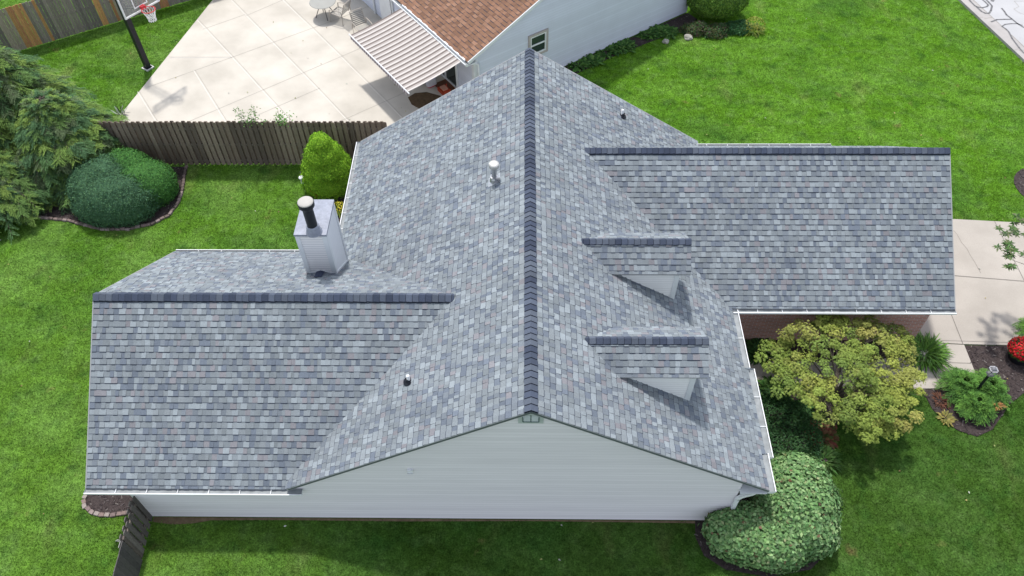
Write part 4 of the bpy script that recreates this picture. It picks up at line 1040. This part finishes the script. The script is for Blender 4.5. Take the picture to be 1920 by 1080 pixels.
rpx('grassy_plant', 1545, 862, 'narrow leafed green plant between the red plant and the hydrangea', R=.26, n=160, ln=.34, wd=.05, cols=[(.06, .14, .03), (.10, .19, .05), (.05, .10, .025)])
rpx('grassy_plant', 1515, 785, 'narrow leafed dark plant beside the maple trunk', R=.30, n=200, ln=.32, wd=.045, cols=[(.05, .12, .03), (.035, .09, .025)])
# ground cover in the shaded bed
def scatter(name, poly, n, ln, wd, cols, zr=(.05, .2), mt='leaf', label=None, kind='stuff', cat_=None):
    xs = [p[0] for p in poly]; ys = [p[1] for p in poly]; P = []
    while len(P) < n:
        x, y = random.uniform(min(xs), max(xs)), random.uniform(min(ys), max(ys))
        if inpoly1(x, y, poly): P.append((x, y, random.uniform(*zr)+.10*noise.noise(Vector((x*2.5, y*2.5, 0)))))
    P = np.array(P); D = rdir(n, -.1, .5); N2 = unit(np.array([0, 0, 1.])+rng.normal(0, .35, (n, 3)))
    v, f = leaves(P, D, N2, ln*rng.uniform(.7, 1.3, n), wd*rng.uniform(.7, 1.3, n))
    return mesh_np(name, v, f, pal(n, cols), mt, None, label=label, kind=kind, cat=cat_)
scatter('ground_cover', [(4.8, 1.3)]+poly_px([(1480, 875), (1530, 885), (1540, 830), (1530, 790), (1500, 760), (1420, 730)])+[(4.8, 3.0)], 9000, .06, .035, [(.025, .075, .022), (.04, .105, .03), (.03, .085, .03)], zr=(.05, .22), label='dark green ground cover filling the shaded front bed', cat_='ground cover')

# feathery sprays for conifers
def sprays(branches, cols, mt, name, parent=None, nb_=9, nn=12, nl=.10, nw=.012, twig=.32, flat=.25, label=None, **tags):
    """branches: list of polylines; along each, twigs fan out and carry needles"""
    P, D, L_, Wd, Nr, Cc = [], [], [], [], [], []
    for br in branches:
        br = [np.array(b, float) for b in br]; nseg = len(br)-1
        bc = np.array(random.choice(cols))
        for k in range(nb_):
            t = .25+.75*(k+random.random())/nb_; q = min(t, .999)*nseg; i = int(q); p = br[i]+(br[i+1]-br[i])*(q-i)
            d = unit(br[i+1]-br[i]); side = unit(np.cross(d, [0, 0, 1.])); s = 1 if k % 2 else -1
            td = unit(d*random.uniform(.5, 1.0)+side*s*random.uniform(.5, 1.0)+np.array([0, 0, random.uniform(-.35, .15)]))
            tl = twig*random.uniform(.6, 1.2)*(1.15-.5*t)
            u = (np.arange(nn)+.5)/nn; pp = p+td*tl*u[:, None]; pp[:, 2] -= .25*tl*u*u
            sd = unit(np.cross(td, [0, 0, 1.])+1e-6); ss = np.where(np.arange(nn) % 2, 1, -1)[:, None]
            dd_ = td*.8+sd*ss*.75; dd_[:, 2] += rng.uniform(-.25, .25, nn)
            P.append(pp); D.append(dd_); L_.append(nl*rng.uniform(.7, 1.2, nn)*(1.2-.6*u)); Wd.append(nw*rng.uniform(.8, 1.3, nn))
            q_ = rng.normal(0, flat, (nn, 3)); q_[:, 2] = 1; Nr.append(q_); Cc.append(bc*rng.uniform(.8, 1.25, (nn, 1))*(1+.35*u[:, None]))
    P, D, Nr, L_, Wd, Cc = [np.concatenate(q_) for q_ in (P, D, Nr, L_, Wd, Cc)]
    v, f = leaves(P, D, Nr, L_, Wd, droop=.15)
    return mesh_np(name, v, f, np.clip(np.array(Cc), 0, 1), mt, parent, label=label, **tags)
def trunk(name, pts, r, parent): 
    mb = MB(); mb.tube(pts, r, 9); return mb.build(name, 'bark', parent, smooth=True)

# large soft conifer on the left
def big_conifer(u, v, h, reach, nbr, label, seed):
    random.seed(seed); x, y = G(u, v); th = thing('conifer_tree', (x, y, 0), label, 'tree')
    trunk('trunk', [(x, y, 0), (x+.03, y, h*.5), (x, y+.02, h)], [.14, .08, .02], th)
    brs = []; limb = MB()
    for k in range(nbr):
        f = (k+.5)/nbr; z = .25+(h-.3)*f**.85; a = k*2.39996+random.uniform(-.3, .3)
        R = reach*(1-f**1.5)*random.uniform(.72, 1.12)+.25
        d = np.array([math.cos(a), math.sin(a), 0]); p0 = np.array([x, y, z])
        br = [p0, p0+d*R*.4+np.array([0, 0, .10*R]), p0+d*R*.75+np.array([0, 0, .06*R]), p0+d*R+np.array([0, 0, -.14*R])]
        brs.append(br); limb.tube([Vector(b) for b in br], [.03, .02, .012, .005], 5, cap=False)
        for s in (-1, 1):   # side branches
            for t in (.35, .6):
                i = 1; q = br[0]+(br[3]-br[0])*t+np.array([0, 0, .10*R]); a2 = a+s*random.uniform(.5, .9); d2 = np.array([math.cos(a2), math.sin(a2), 0]); R2 = R*(.62-.3*t)
                b2 = [q, q+d2*R2*.5+np.array([0, 0, .04]), q+d2*R2+np.array([0, 0, -.16*R2])]; brs.append(b2); limb.tube([Vector(b) for b in b2], [.014, .009, .004], 4, cap=False)
    limb.build('limbs', 'bark', th)
    sprays(brs, [(.105, .185, .055), (.08, .155, .06), (.135, .22, .055), (.065, .13, .06), (.165, .25, .06), (.10, .14, .07)], 'needle', 'crown', th, nb_=26, nn=15, nl=.085, nw=.020, twig=.36)
big_conifer(25, 285, 4.9, 2.9, 250, 'large feathery conifer filling the left edge of the photo', 21)
big_conifer(150, 312, 2.9, 2.0, 170, 'smaller yellow-green feathery conifer right of the largest one', 22)
big_conifer(20, 375, 1.9, 1.7, 90, 'low feathery conifer at the left edge beside the mulch', 23)

# spreading juniper
def juniper(u, v, R, n, label, seed):
    random.seed(seed); x, y = G(u, v); brs = []
    for k in range(n):
        a = k*2.39996; f = random.uniform(.3, 1); d = np.array([math.cos(a), math.sin(a), 0]); p0 = np.array([x, y, .08]); r_ = R*f
        brs.append([p0+d*.08, p0+d*r_*.5+np.array([0, 0, .30*(1.25-f)+.18]), p0+d*r_+np.array([0, 0, .12+.35*(1-f)])])
    th = thing('juniper', (x, y, 0), label, 'shrub')
    sprays(brs, [(.075, .17, .035), (.055, .13, .03), (.10, .21, .04)], 'needle', 'foliage', th, nb_=13, nn=12, nl=.085, nw=.017, twig=.27)
    mb = MB()
    for b in brs[::3]: mb.tube([Vector(q) for q in b], [.015, .009, .004], 4, cap=False)
    mb.build('branches', 'bark', th)
juniper(1797, 732, .62, 60, 'spreading juniper left of the lamp post', 31)
juniper(1845, 738, .62, 60, 'spreading juniper right of the lamp post', 32)
juniper(1820, 768, .55, 55, 'spreading juniper nearest the lawn, below the lamp post', 33)
juniper(1937, 632, .55, 40, 'dark evergreen at the right edge beside the red flowers', 34)
rpx('fern', 1762, 752, 'brown wilted clump at the left foot of the junipers', R=.15, n=70, ln=.22, wd=.03, cols=[(.16, .07, .045), (.12, .06, .04)])
rpx('yellowing_plant', 1773, 785, 'yellowing low plant at the bed edge below the junipers', R=.14, n=80, ln=.17, wd=.04, cols=[(.28, .24, .07), (.20, .20, .06)])
rpx('yellowing_plant', 1861, 770, 'orange tipped tuft at the right side of the junipers', R=.08, n=40, ln=.2, wd=.03, z=.25, cols=[(.35, .17, .06), (.2, .2, .06)])

# lamp post among the junipers
def lamp_post():
    x, y = G(1822, 742); th = thing('lamp_post', (x, y, 0), 'black garden lamp post standing in the junipers', 'lamp post')
    mb = MB(); mb.lathe((x, y, 0), [(.05, 0), (.05, .06), (.038, .08), (.036, 1.0), (.05, 1.02), (.05, 1.05), (.03, 1.06), (0, 1.06)], 12); mb.build('post', 'black_metal', th, smooth=True)
    mb = MB(); zt = 1.06
    for sx, sy in ((-1, -1), (1, -1), (1, 1), (-1, 1)): mb.bar((x+sx*.06, y+sy*.06, zt), (x+sx*.085, y+sy*.085, zt+.2), .015, col=(.25, .25, .26))
    mb.box((x, y, zt-.01), .15, .15, .02, col=(.2, .2, .21))
    for a in ((-1, 0), (1, 0), (0, -1), (0, 1)): mb.box((x+a[0]*.085, y+a[1]*.085, zt+.2), .03 if a[0] else .20, .20 if a[0] else .03, .025, col=(.30, .30, .32))
    hd = mb.build('lantern', 'painted', th)
    mb = MB(); mb.box((x, y, zt+.012), .11, .11, .18); mb.build('pane', 'acrylic', hd)
    mb = MB(); mb.lathe((x, y, zt+.2), [(.085, .03), (.06, .07), (.015, .10), (0, .11)], 4, col=(.2, .2, .22)); mb.build('roof', 'painted', hd)
lamp_post()

# red flowers in a dark pot
def red_pot():
    x, y = G(1908, 672); th = thing('flower_pot', (x, y, 0), 'dark pot overflowing with red flowers on the mulch', 'potted plant')
    mb = MB(); mb.lathe((x, y, .02), [(.20, 0), (.27, .02), (.33, .25), (.35, .27), (.33, .28), (.30, .24), (0, .22)], 24); mb.build('pot', 'black_rubber', th, smooth=True)
    e = [(x+.02, y+.02, .38, .42, .38, .24)]
    blob('foliage', e, 1500, .05, .035, [(.05, .12, .03), (.08, .16, .04)], 'leaf', th, seed=8)
    D = rdir(800, .0, 1); P = D*np.array([.44, .40, .27])+np.array(e[0][:3]); N2 = unit(D+rng.normal(0, .3, (800, 3)))
    v, f = leaves(P, unit(np.cross(N2, rdir(800))), N2, .055, .05, droop=.05); mesh_np('flowers', v, f, pal(800, [(.55, .012, .02), (.42, .01, .02), (.65, .03, .04)]), 'leaf', th)
red_pot()
# yellow and orange flowers near the cone spruce
def flower_clump(name, u, v, R, cols, label, n=260, z=.16, leafc=((.10, .17, .03), (.16, .22, .03))):
    x, y = G(u, v); th = thing(name, (x, y, 0), label, 'flowers')
    rosette('leaves', x, y, R*.5, 90, R*1.1, .05, list(leafc), parent=th)
    D = rdir(n, .1, 1); P = D*np.array([R, R, z+.08])+np.array([x, y, z*.6]); N2 = unit(D+rng.normal(0, .5, (n, 3)))
    v_, f_ = leaves(P, unit(np.cross(N2, rdir(n))), N2, .05, .035, droop=.05); mesh_np('petals', v_, f_, pal(n, cols), 'leaf', th)
flower_clump('flower_clump', 636, 396, .26, [(.60, .52, .04), (.42, .45, .04), (.70, .60, .08)], 'yellow leafed clump beside the roof gutter behind the chimney')
flower_clump('flower_clump', 597, 364, .24, [(.50, .13, .03), (.60, .26, .05), (.45, .08, .05)], 'orange red flower clump in front of the cone spruce')
flower_clump('flower_clump', 1412, 58, .42, [(.30, .30, .05), (.20, .26, .05), (.36, .34, .08)], 'yellowish grassy clump right of the tall clipped shrub', n=500, z=.3)
# solar light / feeder by the flowers
def feeder():
    x, y = G(573, 362); th = thing('bird_feeder', (x, y, 0), 'small white bird feeder on a thin pole behind the chimney', 'bird feeder')
    mb = MB(); mb.tube([(x, y, 0), (x, y, .75)], .008, 6, col=(.15, .15, .15)); mb.tube([(x, y, .75), (x+.02, y, .88), (x+.0, y+.06, .9)], .006, 6, col=(.15, .15, .15)); mb.build('pole', 'painted', th)
    mb = MB(); mb.lathe((x, y, .45), [(.045, 0), (.05, .02), (.045, .22), (.085, .23), (.07, .27), (.03, .275), (.03, .26), (0, .26)], 18, col=(.75, .77, .78)); mb.build('tube', 'painted', th, smooth=True)
feeder()

# plants at the foot of the tall clipped shrub
mixc = [(.06, .13, .04), (.10, .13, .06), (.13, .15, .05), (.14, .10, .09), (.05, .15, .05)]
for (u, v, l, R) in ((1300, 60, 'brownish green mixed plant left below the tall clipped shrub', .50), (1338, 64, 'olive leafed plant in the middle below the tall clipped shrub', .52), (1380, 58, 'blue green low plant right below the tall clipped shrub', .50)):
    x, y = G(u, v); cc_ = mixc if u < 1360 else [(.05, .16, .06), (.08, .20, .07), (.06, .13, .05)]
    b_ = blob('bedding_plant', [(x, y, .10, R, R*.7, .20), (x+.25, y+.15, .10, R*.6, R*.5, .22)], 1700, .08, .035, cc_, 'leaf', seed=u, amp=.3, amp2=.2, freq2=5, out=1.2, core=.75, label=l, cat='plant')
    for k in range(5): rosette('stems', x+random.uniform(-R, R)*.7, y+random.uniform(-R, R)*.5, .06, 26, .34, .03, cc_, rise=(.5, 1.4), parent=b_)
def rock(u, v, s, label, seed):
    x, y = G(u, v); bm = bmesh.new(); bmesh.ops.create_icosphere(bm, subdivisions=3, radius=1)
    for q in bm.verts: q.co *= 1+.35*noise.noise(q.co*1.5+Vector((seed, 0, 0))); q.co.z *= .6; q.co *= s
    me = bpy.data.meshes.new('rock'); bm.to_mesh(me); bm.free(); me.materials.append(MATS['stone']); o = bpy.data.objects.new('rock', me); C.objects.link(o); o.location = (x, y, s*.3); o['label'] = label; o['category'] = 'rock'
rock(1290, 72, .17, 'pale rock at the left foot of the brownish plants', 1.3); rock(1248, 79, .13, 'small pale rock in front of the leafy clumps', 5.1)

# vines climbing over the dark fence, weeds
def vine(u, v, top, w_, n, label, cols, stems=6, hgt=.5):
    x, y = G(u, v); y = 12.64; th = thing('fence_vine', (x, y, 0), label, 'vine')
    mb = MB(); tips = []
    for k in range(stems):
        a = random.uniform(-1, 1); p = [V(x, y, 0), V(x+a*w_*.3, y+.06, top*.6), V(x+a*w_*.8, y+random.uniform(-.1, .25), top), V(x+a*w_*1.2, y+random.uniform(.0, .3), top+hgt*random.uniform(.4, 1))]
        mb.tube(p, [.008, .006, .005, .003], 5, col=(.12, .13, .07)); tips.append(p)
    mb.build('stems', 'painted', th)
    P = []
    for _ in range(n):
        p = random.choice(tips); t = random.random()
        q = p[2].lerp(p[3], t)+V(random.gauss(0, .07), random.gauss(0, .06), random.gauss(0, .05)); P.append(q)
    for _ in range(n): P.append(V(x+random.gauss(0, w_*.5), y-.04+random.gauss(0, .07), top+random.uniform(-.12, .10)))
    P = np.array(P); m_ = len(P); v_, f_ = leaves(P, rdir(m_, -.3, .5), unit(np.array([0, 0, 1.])+rng.normal(0, .4, (m_, 3))), .075*rng.uniform(.6, 1.2, m_), .045)
    mesh_np('leaves', v_, f_, pal(m_, cols), 'leaf', th)
vine(515, 262, 1.86, .42, 110, 'bushy vine growing over the dark fence, the larger one', [(.10, .22, .05), (.16, .22, .10), (.07, .17, .04)])
vine(565, 262, 1.84, .26, 80, 'small vine growing over the dark fence, nearer the cone spruce', [(.10, .24, .05), (.14, .28, .07)], stems=4, hgt=.3)
x, y = G(228, 215); rosette('white_flower_weed', x, y, .12, 40, .35, .04, [(.12, .2, .06), (.45, .5, .42), (.5, .55, .5)], rise=(.8, 1.5), droop=.2, label='white flowering weed at the left corner of the patio', cat='plant')

# ------------------------------------------------------------------ japanese maple
def star_leaves(P, Nn, size):
    """palmate leaf: five narrow kites fanned in one plane"""
    n = len(P); Z = unit(Nn); X = unit(np.cross(Z, rdir(n))); Y = np.cross(Z, X); parts = []
    for a, s in ((0, 1), (.85, .85), (-.85, .85), (1.75, .6), (-1.75, .6)):
        D = X*math.cos(a)+Y*math.sin(a); parts.append(leaves(P, D, Z, size*s, size*s*.36, droop=.18))
    return cat(parts), len(parts)
def maple():
    random.seed(77)
    tx, ty = G(1530, 772); th = thing('maple_tree', (tx, ty, 0), 'yellow-green japanese maple in front of the brick wall', 'tree')
    zc = 1.75; cxx, cyy = G(1590, 705, 1.45)
    trunk('trunk', [(tx, ty, 0), (tx+.12, ty+.05, .35), (tx+.28, ty+.02, .7)], [.12, .09, .08], th)
    lm = MB(); pads = []
    # pads: (pixel, height, radius) spread over the crown
    px = [(1500, 625), (1470, 655), (1545, 612), (1600, 600), (1650, 612), (1690, 640), (1468, 690), (1510, 700), (1560, 660), (1610, 650), (1655, 670), (1700, 700), (1545, 720), (1500, 650),
          (1640, 620), (1580, 632), (1530, 742), (1575, 765), (1600, 785), (1640, 790), (1625, 735), (1660, 720), (1685, 745), (1655, 765), (1700, 730), (1590, 690), (1615, 705), (1480, 720), (1560, 600), (1628, 795), (1670, 790), (1455, 665), (1710, 665), (1700, 770), (1725, 715)]
    for u, v in px:
        d = math.hypot((u-1585)/150, (v-690)/110); z = 1.95-.75*d**1.6+random.uniform(-.30, .16); r_ = random.uniform(.36, .50); z += .16 if v < 632 else 0; u = 1585+(u-1585)*.96
        p = G(u, v, z); pads.append((p[0], p[1], z, r_))
    s0 = Vector((tx+.28, ty+.02, .7))
    for (x, y, z, r_) in pads:
        e = V(x, y, z-.05); mdl = s0.lerp(e, .5)+V(random.uniform(-.1, .1), random.uniform(-.1, .1), .08)
        lm.tube([s0, mdl, e], [.035, .02, .008], 5, cap=False)
        for k in range(5):
            a = random.uniform(0, 6.28); lm.tube([mdl.lerp(e, .6), e+V(r_*.8*math.cos(a), r_*.8*math.sin(a), .02)], [.009, .003], 4, cap=False)
    lm.build('limbs', 'bark', th)
    P, N_, Cc = [], [], []
    base = [np.array(c) for c in ((.265, .335, .065), (.215, .30, .06), (.315, .365, .075), (.17, .25, .055), (.335, .325, .09))]
    for (x, y, z, r_) in pads:
        bc = random.choice(base)
        nsub = 8
        for s in range(nsub):   # sub clumps around the pad
            a = random.uniform(0, 6.28); q = r_*math.sqrt(random.random()); sx, sy = x+q*math.cos(a), y+q*math.sin(a); sz = z+random.uniform(-.10, .10)-.25*(q/r_)**2*r_; sr = random.uniform(.09, .21)
            cc = (bc*.6+random.choice(base)*.4)*random.uniform(.85, 1.15)
            m_ = 88
            D = rdir(m_, -.3, 1); Q = D*np.array([sr, sr, sr*.6])*(rng.uniform(.35, 1.0, (m_, 1))**.7*1.1+np.where(rng.random((m_, 1)) < .15, .35, 0))+np.array([sx, sy, sz]); P.append(Q)
            N_.append(unit(D*.8+np.array([0, 0, .9])+rng.normal(0, .35, (m_, 3)))); Cc.append(np.clip(cc*rng.uniform(.75, 1.25, (m_, 1)), 0, 1))
    P = np.concatenate(P); N_ = np.concatenate(N_); Cc = np.concatenate(Cc)
    (v, f), k = star_leaves(P, N_, .050*rng.uniform(.8, 1.25, len(P)))
    mesh_np('crown', v, f, np.tile(Cc, (k, 1)), 'leaf', th)
maple()

# tree reaching in from the right edge
def edge_tree():
    random.seed(5); tx, ty = 15.6, 4.4; th = thing('street_tree', (tx, ty, 0), 'tree branch with broad leaves reaching in over the driveway from the right edge', 'tree')
    trunk('trunk', [(tx, ty, 0), (tx+.05, ty+.1, 1.4), (tx, ty+.1, 3.4)], [.10, .08, .03], th)
    lm = MB(); P, N_, Cc = [], [], []
    tips = [(G3(1897, 428, 2.7)), G3(1888, 462, 2.6), G3(1908, 478, 2.7), G3(1915, 440, 2.9), G3(1899, 488, 2.55), G3(1935, 410, 3.0), G3(1918, 415, 2.8), G3(1945, 470, 3.0)]
    for k in range(26): a = random.uniform(0, 6.28); tips.append(V(tx+1.3*math.cos(a)*random.uniform(.3, 1)+.5, ty+1.2*math.sin(a)*random.uniform(.2, 1), random.uniform(2.0, 3.9)))
    for e in tips:
        e = Vector(e); lm.tube([V(tx, ty+.1, 2.0), V(tx, ty+.1, 2.0).lerp(e, .6)+V(0, 0, .2), e], [.03, .015, .005], 5, cap=False)
        for j in range(5):
            c = e+V(random.gauss(0, .13), random.gauss(0, .13), random.gauss(0, .08)); m_ = 8
            a = np.linspace(0, 2*np.pi, m_, endpoint=False)+random.random(); D = np.stack([np.cos(a), np.sin(a), rng.uniform(-.1, .5, m_)], 1)
            P.append(np.tile(np.array(c), (m_, 1))); N_.append(D); Cc.append(pal(m_, [(.07, .14, .04), (.10, .18, .06), (.05, .10, .035), (.14, .17, .08)]))
    lm.build('limbs', 'bark', th)
    P = np.concatenate(P); D = np.concatenate(N_); v, f = leaves(P, D, unit(np.array([0, 0, 1.])+rng.normal(0, .3, (len(P), 3))), .15, .055, droop=.2)
    mesh_np('crown', v, f, np.concatenate(Cc), 'leaf', th)
edge_tree()

# ------------------------------------------------------------------ grass blades over every lawn in view
def inpoly(X, Y, poly):
    c = np.zeros(len(X), bool); j = len(poly)-1
    for i in range(len(poly)):
        xi, yi = poly[i][0], poly[i][1]; xj, yj = poly[j][0], poly[j][1]
        with np.errstate(divide='ignore', invalid='ignore'):
            t = ((yi > Y) != (yj > Y)) & (X < (xj-xi)*(Y-yi)/(yj-yi+1e-12)+xi)
        c ^= t; j = i
    return c
def grass(density=1150):
    x0, x1, y0, y1 = -27, 23, -3.5, 30; n = int((x1-x0)*(y1-y0)*density)
    X = rng.uniform(x0, x1, n); Y = rng.uniform(y0, y1, n)
    Pw = np.stack([X, Y, np.zeros(n)], 1)-CAM; zc_ = Pw@FW; u = 960+FPX*(Pw@RT)/zc_; v = 540-FPX*(Pw@UP)/zc_
    ok = (u > -90) & (u < 2010) & (v > -90) & (v < 1170)
    X, Y = X[ok], Y[ok]; ok = np.ones(len(X), bool)
    for p in EXCL: ok &= ~inpoly(X, Y, p)
    X, Y = X[ok], Y[ok]; n = len(X)
    a = rng.uniform(0, 2*np.pi, n); lean = rng.uniform(.2, 1.1, n); L = rng.uniform(.03, .058, n); wd = rng.uniform(.009, .018, n)
    h = np.stack([np.cos(a), np.sin(a), np.zeros(n)], 1); s = np.stack([-np.sin(a), np.cos(a), np.zeros(n)], 1)
    P = np.stack([X, Y, np.zeros(n)], 1); tip = P+h*(L*np.sin(lean))[:, None]+np.array([0, 0, 1.])*(L*np.cos(lean))[:, None]
    V_ = np.stack([P-s*wd[:, None]/2, P+s*wd[:, None]/2, tip], 1).reshape(-1, 3)
    g = rng.uniform(.65, 1.4, (n, 1))*np.ones((n, 3))
    mesh_np('grass', V_, np.arange(n*3).reshape(-1, 3), g, 'grass', None, label='mown lawn grass around the house', kind='stuff', cat='grass')
    print('grass blades', n)
grass()

# scattered fallen leaves and petals
lp = []
while len(lp) < 260:
    x, y = random.uniform(-20, 20), random.uniform(-2.5, 26)
    if inpoly1(x, y, EXCL[-2]) or inpoly1(x, y, EXCL[-1]): continue
    lp.append((x, y, .055))
lp = np.array(lp); n_ = len(lp); v_, f_ = leaves(lp, rdir(n_, -.1, .2), unit(np.array([0, 0, 1.])+rng.normal(0, .3, (n_, 3))), .07*rng.uniform(.5, 1.1, n_), .045)
mesh_np('fallen_leaves', v_, f_, pal(n_, [(.35, .30, .12), (.22, .14, .07), (.45, .46, .40), (.30, .33, .12)]), 'leaf', None, label='fallen leaves and petals scattered over the lawns and paving', kind='stuff', cat='fallen leaves')

# tidy helper properties
for o in bpy.data.objects:
    if 'wloc' in o.keys(): del o['wloc']
print('objects', len(bpy.data.objects))
